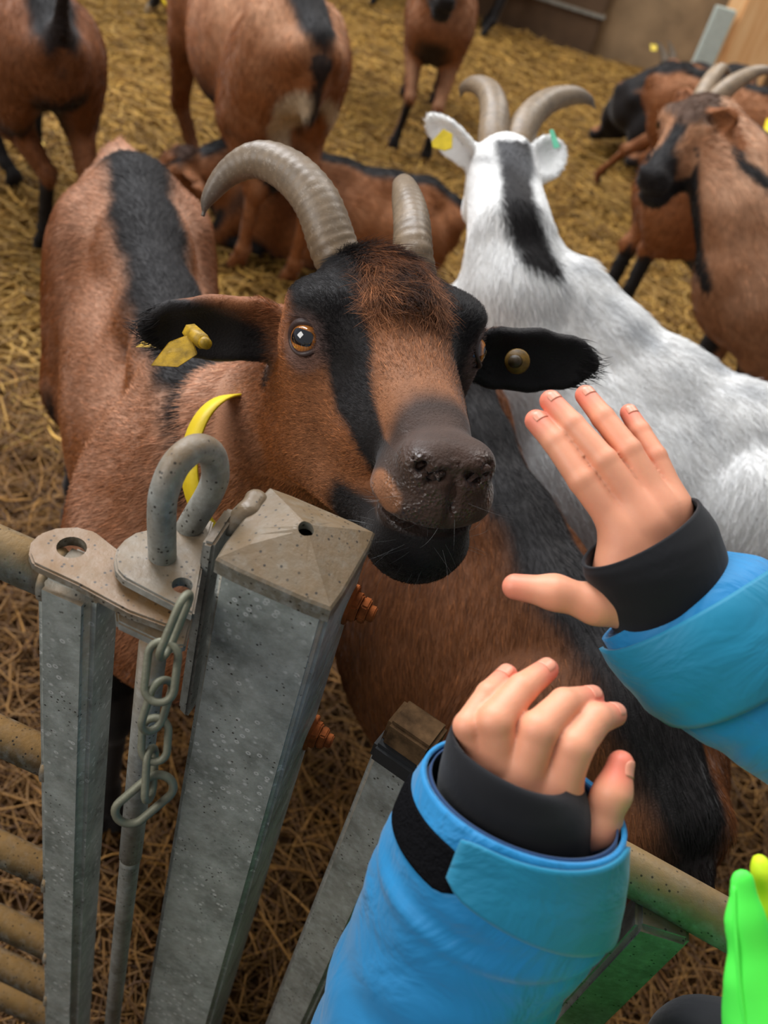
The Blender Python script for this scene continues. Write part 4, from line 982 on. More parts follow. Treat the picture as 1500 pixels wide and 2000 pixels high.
def goat_d():
    T = G(112, 75, .60); f = A_([-.62, .78, 0])
    root, g = mk('brown goat at the far left edge with its dark rump turned to us', T, f, .88, 1.0, 1.2); g.bellyz = .36; g.base = BROWN*.65; g.lb = BROWN*1.1
    hd = G(85, 492, 0); g.hind(1, hd, A_([*(hd[:2]-g.f[:2]*.05), .25])); g.hind(-1); g.fore(1, G(30, 368, 0)); g.fore(-1)
    g.tailpart([T, T-g.f*.03+A_([0, 0, .03]), T-g.f*.05+A_([0, 0, .12])], [.03, .02, .012])
    poll = g.L(.95, 0, .85); M, o = neck_head(g, poll, poll+g.f*.18+A_([0, 0, -.1]), .9); ears(g, M, o, .9)
    b = g.build(root, .0105, light=.4, seed=9, sw=.06); eyes(root, M, o, .9); horns(root, M, o, .9); far_fur(g, b, 14000)
def goat_e():
    T = G(610, 100, .67); f = A_([-.60, .80, 0])
    root, g = mk('large brown goat seen from behind with two pale tufts on its thighs', T, f, 1.02, .95, 1.5); g.lw = .92; g.bellyz = .40; g.lb = A_([.50, .26, .14])
    a, c = G(466, 532, 0), G(566, 560, 0)
    g.hind(1, a, A_([*(a[:2]-g.f[:2]*.03), .27])); g.hind(-1, c, A_([*(c[:2]-g.f[:2]*.02), .27])); g.fore(1, G(402, 385, 0)); g.fore(-1)
    u = T+g.f*.14; g.S.ell(A_([u[0], u[1], .36]), (.085, .085, .11), k=.05, tagn='udder', flow=(0, 0, -1))
    g.tailpart([T, T-g.f*.03+A_([0, 0, -.02]), T-g.f*.045+A_([0, 0, -.14])], [.035, .03, .016])
    poll = g.L(1.0, .05, .80); M, o = neck_head(g, poll, poll+g.f*.18+A_([0, 0, -.1]), 1.0); ears(g, M, o, 1.0)
    spots = [(P(572, 225, 2.30), .050), (P(650, 220, 2.28), .035)]
    def fn(V, N, tg, col, w1, w2):
        Z = (V-CC)@CF; px = np.c_[750+FPX*((V-CC)@CR)/Z, 1000-FPX*((V-CC)@CU)/Z]+np.c_[w1, w2]*4; n = len(V); fr = ((CC-V)*N).sum(1) > 0
        for l, r in (([(560, 222), (585, 205)], 30), ([(545, 250), (548, 290)], 20), ([(645, 208), (655, 240)], 16)):
            d, _ = polydist(px, l); col = lerp(col, np.tile(A_([.55, .42, .28]), (n, 1)), (1-smooth(r*.7, r*1.2, d))*fr*(Z < 3.0))
        return col
    b = g.build(root, .0105, light=1.25, seed=1.0, sw=.045, sock='half', headfn=fn); eyes(root, M, o, 1.0); horns(root, M, o, 1.0); far_fur(g, b, 16000)
    c0 = P(366, -26, 2.86); collar_obj(c0, A_([-.55, .75, .35]), .085, .085, A_([0, 0, 1.]), .035, M_strap, root, lab='yellow plastic neck collar')
def lying_legs(g, s):
    for q in (1, -1):
        S, L = g.S, g.L
        S.ell(L(.12, q*.10, .16), A_([.13, .06, .12])*s, A_([g.f, g.l, [0, 0, 1]]), .04*s, tagn='thigh', flow=-g.f)
        S.cone(L(.20, q*.13, .10), L(.02, q*.14, .05), .045*s, .025*s, .03*s, tagn='gaskin'); S.cone(L(.02, q*.14, .04), L(.20, q*.15, .03), .022*s, .018*s, .02*s, tagn='shank')
        S.cone(L(.66, q*.09, .20), L(.76, q*.10, .06), .055*s, .03*s, .03*s, tagn='gaskin'); S.cone(L(.76, q*.10, .05), L(.62, q*.11, .03), .024*s, .019*s, .02*s, tagn='shank')
def goat_f():
    T = G(893, 372, .30); f = A_([-.93, -.17, 0])
    root, g = mk('brown goat lying in the straw behind the big horns', T, f, .86, 1.0, 1.2, -.40)
    lying_legs(g, .86); poll = g.L(.86, .06, .27); M, o = neck_head(g, poll, poll+g.f*.12+g.l*.05+A_([0, 0, -.08]), .8, dz=-.42)
    ears(g, M, o, .8); b = g.build(root, .0105, light=.9, seed=4, sw=.035); eyes(root, M, o, .8); far_fur(g, b, 14000)
def goat_g():
    a, c = G(768, 285, 0), G(832, 304, 0); f = A_([.12, -1, 0]); T = (a+c)/2-unit(f)*.60; s = .76
    root, g = mk('brown goat walking towards us at the top of the pen', T, f, s, 1.0, 1.15)
    g.base = A_([.30, .12, .05]); g.lb = A_([.46, .24, .13]); g.fore(-1, a, a+A_([.02, .0, .19])); g.fore(1, c, c+A_([.0, -.02, .19])); g.hind(1); g.hind(-1)
    poll = P(862, -75, 3.28); M, o = neck_head(g, poll, P(880, -5, 3.12), .95, r=(.13, .095, .075)); ears(g, M, o, .95)
    g.ridge = []
    g.S.ell(g.L(.68, 0, .56), A_([.10, .135, .16])*s, A_([g.f, g.l, [0, 0, 1]]), .05, tagn='torso', flow=(0, 0, -1))
    b = g.build(root, .010, light=1.1, seed=3.3, sock='half'); eyes(root, M, o, .95); horns(root, M, o, .95); far_fur(g, b, 9000)
def goat_h():
    a = G(946, 72, 0); f = A_([-.98, -.12, 0]); T = a-unit(f)*.05; root, g = mk('goat beyond the walking one, only its dark hind leg in view', T, f, .95)
    g.o = g.o+g.l*-.08; g.spine = None; g.S.ops.clear(); g.torso()
    for q in (1, -1): g.hind(q); g.fore(q)
    poll = g.L(.98, 0, .90); M, o = neck_head(g, poll, poll+g.f*.18+A_([0, 0, -.1]), .95); ears(g, M, o, .95); g.build(root, .012, seed=6); eyes(root, M, o, .95); horns(root, M, o, .95)
def goat_i():
    a = G(300, 30, 0); f = A_([-.95, .3, 0]); T = a-unit(f)*.70; root, g = mk('goat at the top left, only one pale front hoof in view', T, f, .95)
    g.o = g.o+g.l*-.02
    for q in (1, -1): g.hind(q); g.fore(q, a if q == 1 else None)
    poll = g.L(.98, 0, .92); M, o = neck_head(g, poll, poll+g.f*.18+A_([0, 0, -.1]), .95); ears(g, M, o, .95)
    def fn(V, N, tg, col, w1, w2):
        return lerp(col, np.tile(A_([.5, .40, .28]), (len(V), 1)), (tg == 'hoof')*1.0*(np.linalg.norm(V-a, axis=1) < .14))
    g.build(root, .012, seed=7, headfn=fn); eyes(root, M, o, .95); horns(root, M, o, .95)
def goat_j():
    T = G(1222, 205, .22); f = A_([.75, .65, 0]); root, g = mk('dark goat lying against the low concrete wall', T, f, .9, 1.1, 1.1, -.36)
    lying_legs(g, .9); poll = P(1303, 128, 4.75); M, o = neck_head(g, poll, poll+A_([.14, -.03, -.12]), .9, dz=-.36, r=(.12, .08, .06))
    ears(g, M, o, .9)
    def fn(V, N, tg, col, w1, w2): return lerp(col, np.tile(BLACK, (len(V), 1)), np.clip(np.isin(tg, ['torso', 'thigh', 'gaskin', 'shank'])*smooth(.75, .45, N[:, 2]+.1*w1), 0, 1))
    b = g.build(root, .0115, light=.8, seed=8, headfn=fn); eyes(root, M, o, .9)
    for q in (1, -1): add_horn([P(1303+q*6, 130, 4.76), P(1306+q*8, 112, 4.78), P(1300+q*10, 92, 4.82), P(1292+q*12, 78, 4.88)], .026, root, 30, seg=12, light=.45)
    t = slab('ear_tag', [P(1270, 86, 4.70), P(1283, 88, 4.70), P(1282, 100, 4.70), P(1271, 99, 4.70)], CF, .003, M_tag, root); t['label'] = 'small yellow tag'
def goat_k():
    T = G(1288, 152, .48); f = A_([1, -.10, 0]); s = .72; root, g = mk('brown goat with one hind leg stretched out behind the dark-faced one', T, f, s, 1.15, 1.15)
    a, c = G(1158, 352, 0), G(1232, 385, 0)
    g.hind(1, a, P(1225, 292, 3.70)); g.hind(-1, c, P(1262, 310, 3.62)); g.fore(1); g.fore(-1)
    poll = g.L(.98, 0, .78); M, o = neck_head(g, poll, poll+g.f*.16+A_([0, 0, -.08]), .8); ears(g, M, o, .8)
    b = g.build(root, .0105, light=.95, seed=11, sock='half'); eyes(root, M, o, .8); horns(root, M, o, .8); far_fur(g, b, 9000)
    g.tailpart([T, T], [.01, .01])
def goat_l():
    Wp = G(1592, 424, .73); f = A_([-.93, -.36, 0]); T = Wp-unit(f)*.56; root, g = mk('tan goat with a black muzzle and pale curved horns at the right edge', T, f, .96, 1.0, 1.35, 0, .9)
    g.base = A_([.34, .15, .07]); g.lb = A_([.58, .33, .20]); g.hind(1); g.hind(-1); g.fore(1, g.L(.62, .09, 0)); g.fore(-1, g.L(.69, -.09, 0))
    poll = P(1385, 222, 2.16); nose = P(1272, 308, 2.04); hs = 1.0; M = head_frame(nose-poll, A_([-.25, -.1, 1.])); o = poll+hs*(M@A_([0, .085, -.005]))
    g.neck([g.L(.66, 0, .64), P(1446, 340, 2.14), P(1396, 248, 2.15)], [.11, .078, .062], .06, 1.1)
    g.neck([g.L(.72, 0, .54), P(1436, 410, 2.12), P(1386, 292, 2.12)], [.095, .070, .052], .06, 1.1)
    g.ridge = [P(1470, 330, 2.15), P(1400, 225, 2.18)]; g.set_head(M, o, hs)
    ear_ops(g.S, P(1382, 248, 2.10), P(1440, 226, 2.02), A_([-.3, -.8, .1]), .026); ear_ops(g.S, P(1352, 205, 2.2), P(1322, 186, 2.28), A_([-.3, -.8, .1]), .024)
    def fn(V, N, tg, col, w1, w2):
        n = len(V); q = (V-o)@M/hs; hd = tg == 'head'; Z = (V-CC)@CF; px = np.c_[750+FPX*((V-CC)@CR)/Z, 1000-FPX*((V-CC)@CU)/Z]+np.c_[w1, w2]*4
        c = np.tile(A_([.42, .20, .10]), (n, 1)); k = np.maximum(smooth(.085, .105, q[:, 1]), smooth(-.060, -.074, q[:, 2])*smooth(.0, .03, q[:, 1]))
        k = np.maximum(k, smooth(.022, .012, np.abs(q[:, 0]))*smooth(.03, .05, q[:, 1])); k = np.maximum(k, smooth(.028, .04, q[:, 2])*.8)
        d, _ = polydist(px, [(1352, 300), (1356, 370), (1362, 470), (1380, 560)]); col = lerp(col, np.tile(BLACK, (n, 1)), (1-smooth(8, 15, d))*np.isin(tg, ['neck', 'torso', 'head'])*1.0)
        d, _ = polydist(px, [(1398, 212), (1425, 250), (1447, 320), (1520, 372)]); col = lerp(col, np.tile(BLACK, (n, 1)), (1-smooth(9, 16, d))*np.isin(tg, ['neck', 'torso']))
        return np.where(hd[:, None], lerp(c, np.tile(BLACK, (n, 1)), np.clip(k, 0, 1)), np.where((tg == 'ear')[:, None], A_([.30, .11, .04])[None], col))
    b = g.build(root, .009, light=1.6, seed=12, sw=.03, headfn=fn); eyes(root, M, o, hs)
    for h in ([(1366, 218, 2.15), (1372, 190, 2.16), (1392, 152, 2.17), (1412, 134, 2.19), (1432, 154, 2.22)], [(1384, 214, 2.14), (1405, 186, 2.13), (1440, 158, 2.12), (1485, 138, 2.12), (1540, 142, 2.13)]):
        add_horn([P(*q) for q in h], .0225, root, 50, seg=14, taper=2.6, light=1.6)
    far_fur(g, b, 16000, .02, .0006)
def goat_m():
    T = G(1298, 318, .60); f = A_([1, .06, 0]); root, g = mk('brown goat with black lower legs standing behind the tan goat', T, f, .88, 1.05, 1.15)
    hk1, hk2 = P(1232, 478, 2.66), P(1268, 490, 2.60); g.hind(1, A_([hk1[0]-.03, hk1[1]-.02, 0]), hk1, P(1300, 410, 2.6)); g.hind(-1, A_([hk2[0]-.02, hk2[1]-.02, 0]), hk2, P(1325, 425, 2.5)); g.fore(1); g.fore(-1)
    poll = g.L(.98, 0, .62); M, o = neck_head(g, poll, poll+g.f*.12+A_([0, 0, -.16]), .9); ears(g, M, o, .9)
    b = g.build(root, .0105, light=1.0, seed=13); eyes(root, M, o, .9); horns(root, M, o, .9, length=.1); far_fur(g, b, 10000)
    c0 = G(1502, 292, .55); collar_obj(c0, A_([.8, -.2, .3]), .08, .085, A_([0, 0, 1.]), .035, M_strap, root, lab='yellow plastic neck collar')
for fn in (goat_b, goat_c, goat_d, goat_e, goat_f, goat_g, goat_h, goat_i, goat_j, goat_k, goat_l, goat_m): fn()
# ------------------------------------------------------------------ the child at the rail
def skin_mat():
    m, nt, b = mat_new('skin'); L = nt.links.new
    a = nd(nt, 'ShaderNodeAttribute', attribute_name='Col')
    c = mixc(nt, ramp(nt, noise(nt, 70, 4), [(.4, bw(0)), (.75, bw(.22))]), a.outputs['Color'], srgb(206, 128, 104))
    L(c, b.inputs['Base Color']); b.inputs['Roughness'].default_value = .48; b.inputs['Specular IOR Level'].default_value = .4
    b.inputs['Subsurface Weight'].default_value = .25; b.inputs['Subsurface Radius'].default_value = (.008, .003, .0015); b.inputs['Subsurface Scale'].default_value = .5
    bump(nt, b, noise(nt, 900, 3), .12, .0006); return m
M_skin = skin_mat()
M_nail = plain('nail', srgb(228, 152, 124), .34, 0, 200, .05, 0, 100, .5)
def fabric(name, col, rough=.6, wr=.5, sheen=.2, wscale=14, spec=.3):
    m, nt, b = mat_new(name)
    nt.links.new(mixc(nt, ramp(nt, noise(nt, 22, 5), [(.35, bw(0)), (.75, bw(.35))]), col, (col[0]*.72, col[1]*.72, col[2]*.75, 1)), b.inputs['Base Color'])
    b.inputs['Roughness'].default_value = rough; b.inputs['Sheen Weight'].default_value = sheen; b.inputs['Specular IOR Level'].default_value = spec
    n1 = noise(nt, wscale, 4, .55, None, 1.0); n2 = noise(nt, 1100, 2)
    ad = nd(nt, 'ShaderNodeMath', operation='MULTIPLY_ADD'); nt.links.new(n2, ad.inputs[0]); ad.inputs[1].default_value = .012; nt.links.new(n1, ad.inputs[2])
    bump(nt, b, ad.outputs[0], wr, .012); return m
M_blue = fabric('blue_shell_fabric', srgb(26, 128, 184), .55, .7)
M_blue_reflect = fabric('blue_fabric_green_reflection', srgb(22, 126, 160), .55, .4)  # blue cuff tabs with the neon's green reflection mixed into the colour
M_bluein = fabric('blue_lining', srgb(22, 58, 100), .7, .1)
M_black = fabric('black_jersey', srgb(26, 26, 29), .75, .12, .1, 20, .15)
M_velcro = fabric('black_hook_tape', (.006, .006, .007, 1), .95, .5, .0, 240, .05)
M_neon = plain('neon_green_fabric', (.10, .95, .09, 1), .6, 0, 20, .05, .15, 30, .3)
M_lime = plain('lime_yellow_fabric', (.62, .80, .02, 1), .6, 0, 20, .1, .15, 30, .3)
M_trouser = fabric('black_trousers', srgb(24, 27, 34), .7, .3)
kid = empty('person', (.38, .12, 0)); tag(kid, 'child in a bright blue jacket reaching both bare hands to the goat', 'person')
SK = A_(srgb(230, 160, 126)[:3]); SKR = A_(srgb(228, 128, 104)[:3])
def hand(name, fingers, palm, thumb, tips_red, lab):
    S = Sculpt()
    for pts, rs in fingers: S.chain([P(*q) for q in pts], rs, k=.0016, tagn='f')
    for a, b, ra, rb, fl in palm: S.cone(P(*a), P(*b), ra, rb, .012, fl, tagn='p')
    S.chain([P(*q) for q in thumb[0]], thumb[1], k=.007, tagn='t')
    V, Q = S.mesh(.0017); V = S.project(V, .0005, 1)
    tips = A_([P(*q) for q in tips_red]); d = np.linalg.norm(V[:, None]-tips[None], axis=2).min(1)
    col = lerp(np.tile(SK, (len(V), 1)), np.tile(SKR, (len(V), 1)), 1-smooth(.004, .020, d)); kn = A_([P(*p[0][j]) for p in fingers for j in (1, 2)])
    d2 = np.linalg.norm(V[:, None]-kn[None], axis=2).min(1); col = lerp(col, np.tile(A_(srgb(206, 120, 92)[:3]), (len(V), 1)), (1-smooth(.005, .011, d2))*.28)
    o = link(name, mesh_np(name, V, Q, col), M_skin, kid); o['label'] = lab; return o, S
def nail(S, hand_o, tip, prev, nrm_px, w, l):
    """thin curved nail plate on the back of a finger tip"""
    t = P(*tip); ax = unit(t-P(*prev)); n = unit(nrm_px-ax*(A_(nrm_px)@ax)); sd = np.cross(ax, n); V = []; Fs = []; nu, nv = 9, 9
    for i in range(nu):
        for j in range(nv):
            u = (i/(nu-1)-.5)*2; v = j/(nv-1); sh = math.sqrt(max(0, 1-max(0, (v-.55)/.45)**2*.75)); V.append(t-ax*l*(.62-v)+sd*u*w*sh+n*.012)
    V = A_(V)
    for _ in range(30): V = V-n*np.clip(S.ev(V), -.002, .002)[:, None]
    V = V+n*.0004; k = nu*nv; V = np.vstack([V, V-n*.0011]); q = lambda i, j: i*nv+j
    for i in range(nu-1):
        for j in range(nv-1): Fs += [(q(i, j), q(i+1, j), q(i+1, j+1), q(i, j+1)), (k+q(i, j), k+q(i, j+1), k+q(i+1, j+1), k+q(i+1, j))]
    for i in range(nu-1): Fs += [(q(i, 0), k+q(i, 0), k+q(i+1, 0), q(i+1, 0)), (q(i, nv-1), q(i+1, nv-1), k+q(i+1, nv-1), k+q(i, nv-1))]
    for j in range(nv-1): Fs += [(q(0, j), q(0, j+1), k+q(0, j+1), k+q(0, j)), (q(nu-1, j), k+q(nu-1, j), k+q(nu-1, j+1), q(nu-1, j+1))]
    return link('fingernail', mesh_np('fingernail', V, A_(Fs)), M_nail, hand_o)
# right hand (upper): back of the hand, fingers spread up and away
z = .615
rf = [([(1225, 1050, z+.004), (1137, 938, z+.004), (1084, 862, z+.014), (1047, 822, z+.022)], [.0106, .0091, .0084, .0075]),
      ([(1262, 1020, z+.002), (1180, 900, z+.004), (1118, 830, z+.014), (1075, 783, z+.024)], [.0106, .0089, .0081, .0072]),
      ([(1290, 992, z+.006), (1228, 880, z+.010), (1178, 816, z+.020), (1143, 772, z+.030)], [.0102, .0085, .0077, .0068]),
      ([(1318, 985, z+.012), (1280, 892, z+.018), (1250, 842, z+.026), (1228, 806, z+.034)], [.0094, .0075, .0068, .0059])]
fl = (unit(-CF+.25*CR), 1.35)
rp = [((1228, 1060, z+.008), (1222, 1118, z+.010), .0170, .0190, fl), ((1265, 1035, z+.006), (1240, 1125, z+.010), .0185, .0195, fl), ((1300, 1020, z+.012), (1275, 1120, z+.014), .0165, .0185, fl),
      ((1245, 1110, z+.010), (1300, 1210, z+.012), .0225, .0215, fl)]
rt = ([(1240, 1190, z), (1165, 1180, z-.006), (1083, 1157, z-.008), (1006, 1146, z-.004)], [.0150, .0120, .0102, .0082])
RH, RS = hand('right_hand', rf, rp, rt, [(1047, 822, z+.022), (1075, 783, z+.024), (1143, 772, z+.03), (1228, 806, z+.034), (1006, 1146, z)], 'right hand with spread fingers, seen from its back')
for f in rf: nail(RS, RH, f[0][3], f[0][2], -CF+CU*1.1, f[1][3]*.66, .0066)
# left hand (lower): curled fingers pointing to the goat
y = .555
lf = [([(938, 1478, y+.010), (914, 1418, y+.004), (955, 1356, y+.014), (990, 1318, y+.026)], [.0092, .0086, .0078, .0065]),
      ([(975, 1478, y+.004), (968, 1408, y-.002), (1020, 1345, y+.010), (1068, 1308, y+.024)], [.0112, .0108, .0091, .0071]),
      ([(1020, 1520, y+.002), (1052, 1425, y-.004), (1102, 1375, y+.008), (1156, 1362, y+.022)], [.0118, .0111, .0094, .0071]),
      ([(1088, 1548, y+.004), (1122, 1456, y-.002), (1164, 1404, y+.008), (1200, 1396, y+.022)], [.0120, .0113, .0096, .0073])]
fl2 = (unit(-CF+.2*CU), 1.25)
lp_ = [((955, 1500, y+.012), (985, 1580, y+.012), .0150, .0165, fl2), ((1010, 1520, y+.010), (1020, 1600, y+.012), .0170, .0180, fl2), ((1075, 1555, y+.010), (1055, 1620, y+.012), .0165, .0180, fl2),
       ((1020, 1590, y+.012), (1000, 1720, y+.016), .0240, .0230, fl2)]
lt = ([(1100, 1640, y+.014), (1172, 1612, y+.008), (1197, 1548, y+.002), (1212, 1492, y+.006)], [.0140, .0108, .0098, .0078])
LH, LS = hand('left_hand', lf, lp_, lt, [(990, 1318, y+.026), (1068, 1308, y+.024), (1156, 1362, y+.022), (1200, 1396, y+.022), (1212, 1492, y)], 'left hand with curled fingers, seen from its back')
for f, nn in zip(lf, (CU-.5*CF, CU-.7*CF+.1*CR, CU*.9-.6*CF+.3*CR, CU*.9-.6*CF+.35*CR)): nail(LS, LH, f[0][3], f[0][2], nn, f[1][3]*.74, .0085)
nail(LS, LH, lt[0][3], lt[0][2], CR-.5*CF+.15*CU, .0062, .0095)

def rings(st, n=64, wr=0.0, seed=0.0, grow=0.0, sub=8):
    """loft stations (left px, right px, depth, depth ratio); returns V of a smooth sleeve grid"""
    A = A_([np.r_[P(l[0], l[1], z1), P(r[0], r[1], z2), q] for l, r, z1, z2, q in st]); A = catmull(A, (len(st)-1)*sub+1)
    Lp, Rp, qr = A[:, :3], A[:, 3:6], A[:, 6]; c = (Lp+Rp)/2; a1 = (Rp-Lp)/2; T = np.gradient(c, axis=0); T /= np.linalg.norm(T, axis=1)[:, None]
    r1 = np.linalg.norm(a1, axis=1); a1u = a1/r1[:, None]; a2 = np.cross(T, a1u); a2 /= np.linalg.norm(a2, axis=1)[:, None]
    th = np.linspace(0, 2*np.pi, n, endpoint=False); m = len(c); s = np.arange(m)[:, None]/sub
    w = 1+wr*(np.sin(3*th[None]+2.2*s+seed)*.4+np.sin(5.3*s+2*np.sin(th[None]*2+seed)+1.3*seed)*.5+.35*np.sin(9*s+3*np.cos(th[None]+seed)))
    r1 = r1+grow
    V = c[:, None]+(r1[:, None]*w*np.cos(th)[None])[..., None]*a1u[:, None]+((r1*qr)[:, None]*w*np.sin(th)[None])[..., None]*a2[:, None]
    return V, c, a1u, a2
def grid_mesh(name, V, mat, parent, closed=True, thick=0.0):
    m, n, _ = V.shape; Fs = []
    for i in range(m-1):
        for k in range(n if closed else n-1): Fs.append((i*n+k, i*n+(k+1) % n, (i+1)*n+(k+1) % n, (i+1)*n+k))
    o = link(name, mesh_np(name, V.reshape(-1, 3), A_(Fs)), mat, parent)
    if thick:
        md = o.modifiers.new('thick', 'SOLIDIFY'); md.thickness = thick; md.offset = 0
    return o
def piece(name, V, cut, mat, parent, off, thick, i0, i1, i0b=None, i1b=None):
    """flap cut from a sleeve grid between columns cut, lying off its surface; front and back row may slant"""
    m, n, _ = V.shape; ctr = V.mean(1, keepdims=True); W = V+off*(V-ctr)/np.linalg.norm(V-ctr, axis=2, keepdims=True)
    ks = list(range(cut[0], cut[1]+1)); R = 18; out = np.zeros((R, len(ks), 3))
    for j, k in enumerate(ks):
        t = j/max(1, len(ks)-1); e = min(t, 1-t)*len(ks); rd = 1.6*max(0, 1-e/2.5)**2
        a0 = i0+((i0 if i0b is None else i0b)-i0)*t+rd*.5; a1 = i1+((i1 if i1b is None else i1b)-i1)*t-rd
        f = np.clip(np.linspace(a0, a1, R), 0, m-1.001); fi = f.astype(int); u = (f-fi)[:, None]
        out[:, j] = W[fi, k % n]*(1-u)+W[fi+1, k % n]*u
    out[0] += (out[0]-out[1])*.0; return grid_mesh(name, out, mat, parent, False, thick)
# left sleeve
ls = [((836, 1476), (1218, 1640), .575, .545, .80), ((800, 1530), (1212, 1730), .585, .555, .80), ((772, 1590), (1196, 1810), .595, .565, .82), ((742, 1650), (1150, 1870), .605, .58, .84),
      ((690, 1790), (1105, 1930), .62, .595, .85), ((640, 1930), (1060, 2020), .64, .61, .88), ((590, 2080), (1010, 2120), .66, .625, .9), ((600, 2330), (1010, 2260), .66, .63, .95)]
VL, cL, aL, bL = rings(ls, 72, .034, 1.0)
VL[:16] = rings(ls, 72, .004, 1.0)[0][:16]
sl = grid_mesh('left_sleeve', VL, M_blue, kid, True, .003); sl['label'] = 'bright blue left jacket sleeve'
Vin = rings(ls, 72, .004, 1.0, -.004)[0][:14]; gi = grid_mesh('cuff_lining', Vin, M_bluein, sl, True, .001)
def band_cols(V, px0, px1, row, front=True):
    """columns of a row whose pixel x lies between px0 and px1 on the camera side"""
    n = V.shape[1]; c = V[row].mean(0); out = [k for k in range(n) if px0 <= PIX(V[row][k])[0] <= px1 and ((CC-c)@(V[row][k]-c)) > -.0008]
    best = []; 
    k0 = out[0] if out else 0
    s = set(out); k = k0
    while (k-1) % n in s and k0-k < n: k -= 1
    e = k
    while (e+1) % n in s and e-k < n: e += 1
    return k, e
a, b = band_cols(VL, 886, 1230, 6); q_ = (1.2, 11, .0, 17) if PIX(VL[6][a % 72])[0] < PIX(VL[6][b % 72])[0] else (.0, 17, 1.2, 11)
piece('cuff_tab', VL, (a, b), M_blue_reflect, sl, .0030, .0024, *q_)['label'] = 'blue cuff tab closing the sleeve, green reflection in its colour'
a, b = band_cols(VL, 760, 900, 10); piece('hook_tape', VL, (a, b), M_velcro, sl, .0022, .0016, 4.5, 13)['label'] = 'black hook tape strip on the cuff'
# left wrist warmer: black jersey band over the palm
lw = [((888, 1414), (1106, 1545), .572, .548, .86), ((878, 1446), (1136, 1575), .574, .546, .86), ((866, 1500), (1150, 1625), .580, .552, .84), ((866, 1560), (1150, 1690), .590, .565, .82), ((856, 1660), (1140, 1760), .60, .58, .8)]
VW, *_ = rings(lw, 64, .004, 2.0); ww = grid_mesh('left_wrist_warmer', VW, M_black, kid, True, .0022); ww['label'] = 'black jersey wrist warmer across the left palm'
# right sleeve
rs_ = [((1188, 1246), (1398, 1082), .62, .645, .80), ((1225, 1300), (1470, 1100), .615, .65, .82), ((1290, 1370), (1520, 1150), .61, .65, .84), ((1365, 1430), (1560, 1215), .61, .65, .86),
       ((1440, 1480), (1640, 1290), .615, .65, .88), ((1560, 1560), (1760, 1380), .62, .655, .9), ((1700, 1650), (1900, 1450), .62, .655, .9)]
VR, *_ = rings(rs_, 72, .020, 4.0); VR[:12] = rings(rs_, 72, .004, 4.0)[0][:12]
sr = grid_mesh('right_sleeve', VR, M_blue, kid, True, .003); sr['label'] = 'bright blue right jacket sleeve'
grid_mesh('cuff_lining', rings(rs_, 72, .004, 4.0, -.004)[0][:14], M_bluein, sr, True, .001)
n_ = VR.shape[1]; c_ = VR[10].mean(0); fr = [k for k in range(n_) if (CC-c_)@(VR[10][k]-c_) > .001]
k = fr[0]
while (k-1) % n_ in fr: k -= 1
q_ = (1, 20, 10, 27) if PIX(VR[10][k % 72])[0] < PIX(VR[10][(k+len(fr)-3) % 72])[0] else (10, 27, 1, 20)
piece('cuff_tab', VR, (k, k+len(fr)-2), M_blue_reflect, sr, .0050, .003, *q_)['label'] = 'blue cuff tab on the right sleeve, green reflection in its colour'
# right wrist warmer
rw = [((1150, 1108), (1350, 974), .598, .622, .66), ((1160, 1135), (1374, 1012), .598, .628, .72), ((1186, 1172), (1388, 1060), .600, .634, .78), ((1210, 1222), (1392, 1092), .606, .642, .80), ((1250, 1282), (1430, 1140), .62, .65, .80)]
VX, *_ = rings(rw, 64, .006, 3.0); wx = grid_mesh('right_wrist_warmer', VX, M_black, kid, True, .0022); wx['label'] = 'black jersey wrist warmer with a thumb gap'

# neon green garment edge at the right border of the view
S = Sculpt(); gz = .50; ff = (unit(CF), 1.7)
S.chain([P(1450, 1722, gz), P(1456, 1800, gz), P(1470, 1920, gz), P(1494, 2040, gz), P(1530, 2200, gz+.01)], [.0064, .0084, .0118, .0130, .0140], k=.006, flat=ff)
S.chain([P(1478, 1850, gz+.004), P(1500, 1950, gz+.006), P(1530, 2040, gz+.008), P(1590, 2200, gz+.02)], [.006, .014, .018, .022], k=.010, flat=ff)
S.chain([P(1500, 1990, gz+.010), P(1580, 2060, gz+.02), P(1700, 2120, gz+.03)], [.016, .03, .04], k=.02)
V, Q = S.mesh(.0020); hd = link('hood', mesh_np('hood', V, Q), M_neon, kid); hd['label'] = 'neon green hood with a rounded edge'
pl = [P(1434, 1730, gz-.002), P(1436, 1800, gz-.0048), P(1443, 1900, gz-.0064), P(1456, 2000, gz-.0072), P(1490, 2160, gz-.0075)]
add_tube('piping', catmull(pl, 24), .0011, M_neon, hd, seg=8)
S = Sculpt(); S.chain([P(1484, 1684, gz+.016), P(1490, 1705, gz+.016), P(1500, 1780, gz+.018), P(1530, 1880, gz+.02)], [.0042, .0050, .0075, .014], k=.006)
V, Q = S.mesh(.002); lt_ = link('lime_trim', mesh_np('lime_trim', V, Q), M_lime, hd); lt_['label'] = 'lime yellow tab behind the neon edge'
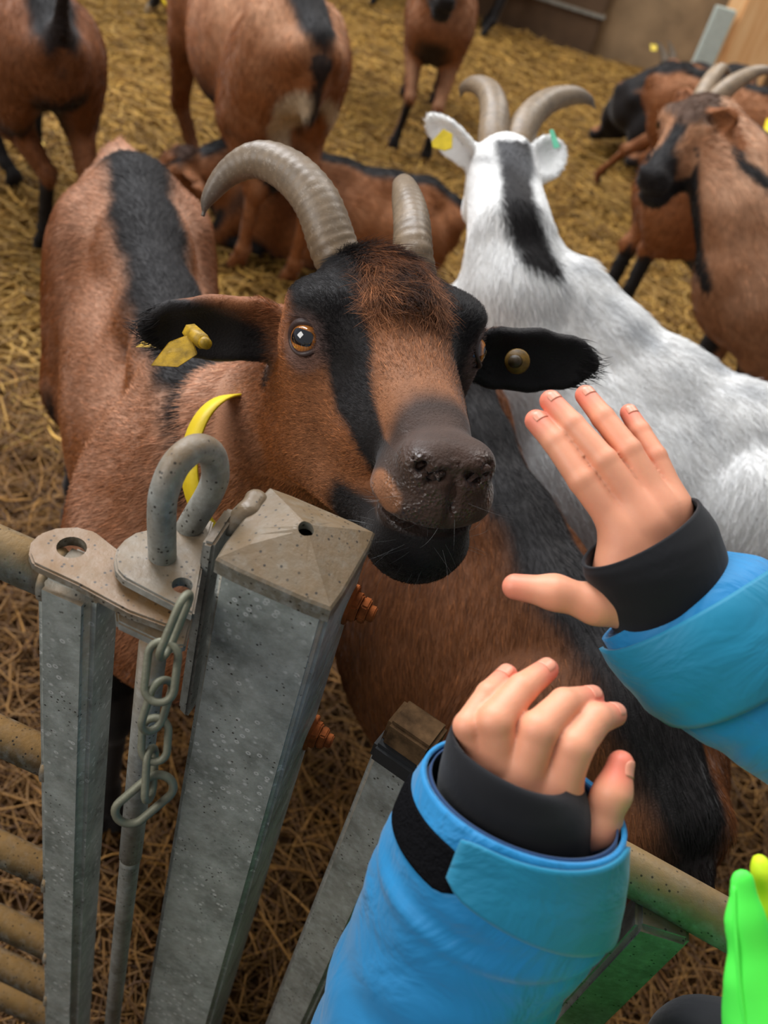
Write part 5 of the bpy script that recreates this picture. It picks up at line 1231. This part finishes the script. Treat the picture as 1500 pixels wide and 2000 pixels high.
# jacket body, trousers and head beside the frame
S = Sculpt(); eL = cL[-1]; shL = A_([.28, .03, .86]); shR = A_([.48, .17, .93]); eR = VR[-1].mean(0)
fw = unit(A_([-.62, .78, 0])); lf_ = A_([-.78, -.62, 0])
S.chain([shL, eL], [.07, .052], k=.04); S.chain([shR, eR], [.07, .05], k=.04); S.chain([shL, shR], [.065, .065], k=.04)
V, Q = S.mesh(.008); jb = link('jacket', mesh_np('jacket', V, Q), M_blue, kid)
S = Sculpt(); S.chain([A_([.365, .125, .48]), A_([.36, .135, .66]), A_([.36, .135, .82])], [.132, .135, .118], k=.04, flat=(fw, 1.2))
V, Q = S.mesh(.008); vs = link('vest', mesh_np('vest', V, Q), M_neon, kid); vs['label'] = 'neon green vest over the jacket'
S = Sculpt()
for q in (1, -1): S.chain([A_([.375, .115, .52])+lf_*q*.06, A_([.375, .115, .30])+lf_*q*.075+fw*.03, A_([.375, .115, .06])+lf_*q*.08], [.085, .065, .05], k=.03)
S.chain([A_([.375, .115, .34]), P(1420, 2120, .76), P(1372, 2072, .74)], [.075, .055, .045], k=.03)
V, Q = S.mesh(.009); link('trousers', mesh_np('trousers', V, Q), M_trouser, kid)
S = Sculpt()
for q in (1, -1): b0 = A_([.375, .115, .045])+lf_*q*.08; S.chain([b0, b0+fw*.10], [.045, .038], k=.03)
V, Q = S.mesh(.008); link('boots', mesh_np('boots', V, Q), M_trouser, kid)
hc = A_([.385, .125, 1.0]); hx = -lf_; HMx = np.c_[hx, fw, [0, 0, 1.]]
def hp(x, y, z): return hc+HMx@A_([x, y, z])
S = Sculpt(); S.ell(hp(0, 0, .015), (.074, .088, .092), HMx.T, k=.02); S.ell(hp(0, .03, -.045), (.055, .058, .055), HMx.T, k=.03)
S.cone(hp(0, .078, .005), hp(0, .096, -.018), .008, .011, .012); S.cone(hp(0, -.01, -.06), hp(0, -.02, -.14), .042, .048, .02)
for q in (1, -1): S.ell(hp(q*.028, .080, .012), (.013, .010, .009), HMx.T, k=.008, sub=True); S.ell(hp(q*.032, .066, -.03), (.022, .018, .020), HMx.T, k=.02); S.ell(hp(q*.012, .082, -.047), (.013, .008, .005), HMx.T, k=.006); S.ell(hp(q*.075, .0, -.005), (.008, .018, .026), HMx.T, k=.01)
V, Q = S.mesh(.004); col = np.tile(SK, (len(V), 1)); dl = np.linalg.norm((V-hp(0, .086, -.047))/A_([1, 1, .5]), axis=1); col = lerp(col, np.tile(A_(srgb(196, 104, 96)[:3]), (len(V), 1)), 1-smooth(.012, .02, dl))
hdm = link('head', mesh_np('head', V, Q, col), M_skin, kid)
for q in (1, -1): link('eye', bpy_sphere(hp(q*.028, .072, .012), .0105), M_eyed, hdm)
S = Sculpt(); S.ell(hp(0, -.012, .030), (.090, .104, .098), HMx.T, k=.02); S.cone(hp(0, -.04, -.02), hp(0, -.05, -.14), .085, .10, .03); S.ell(hp(0, .10, -.012), (.064, .075, .078), HMx.T, k=.02, sub=True)
V, Q = S.mesh(.006); link('hood_shell', mesh_np('hood_shell', V, Q), M_neon, hd)
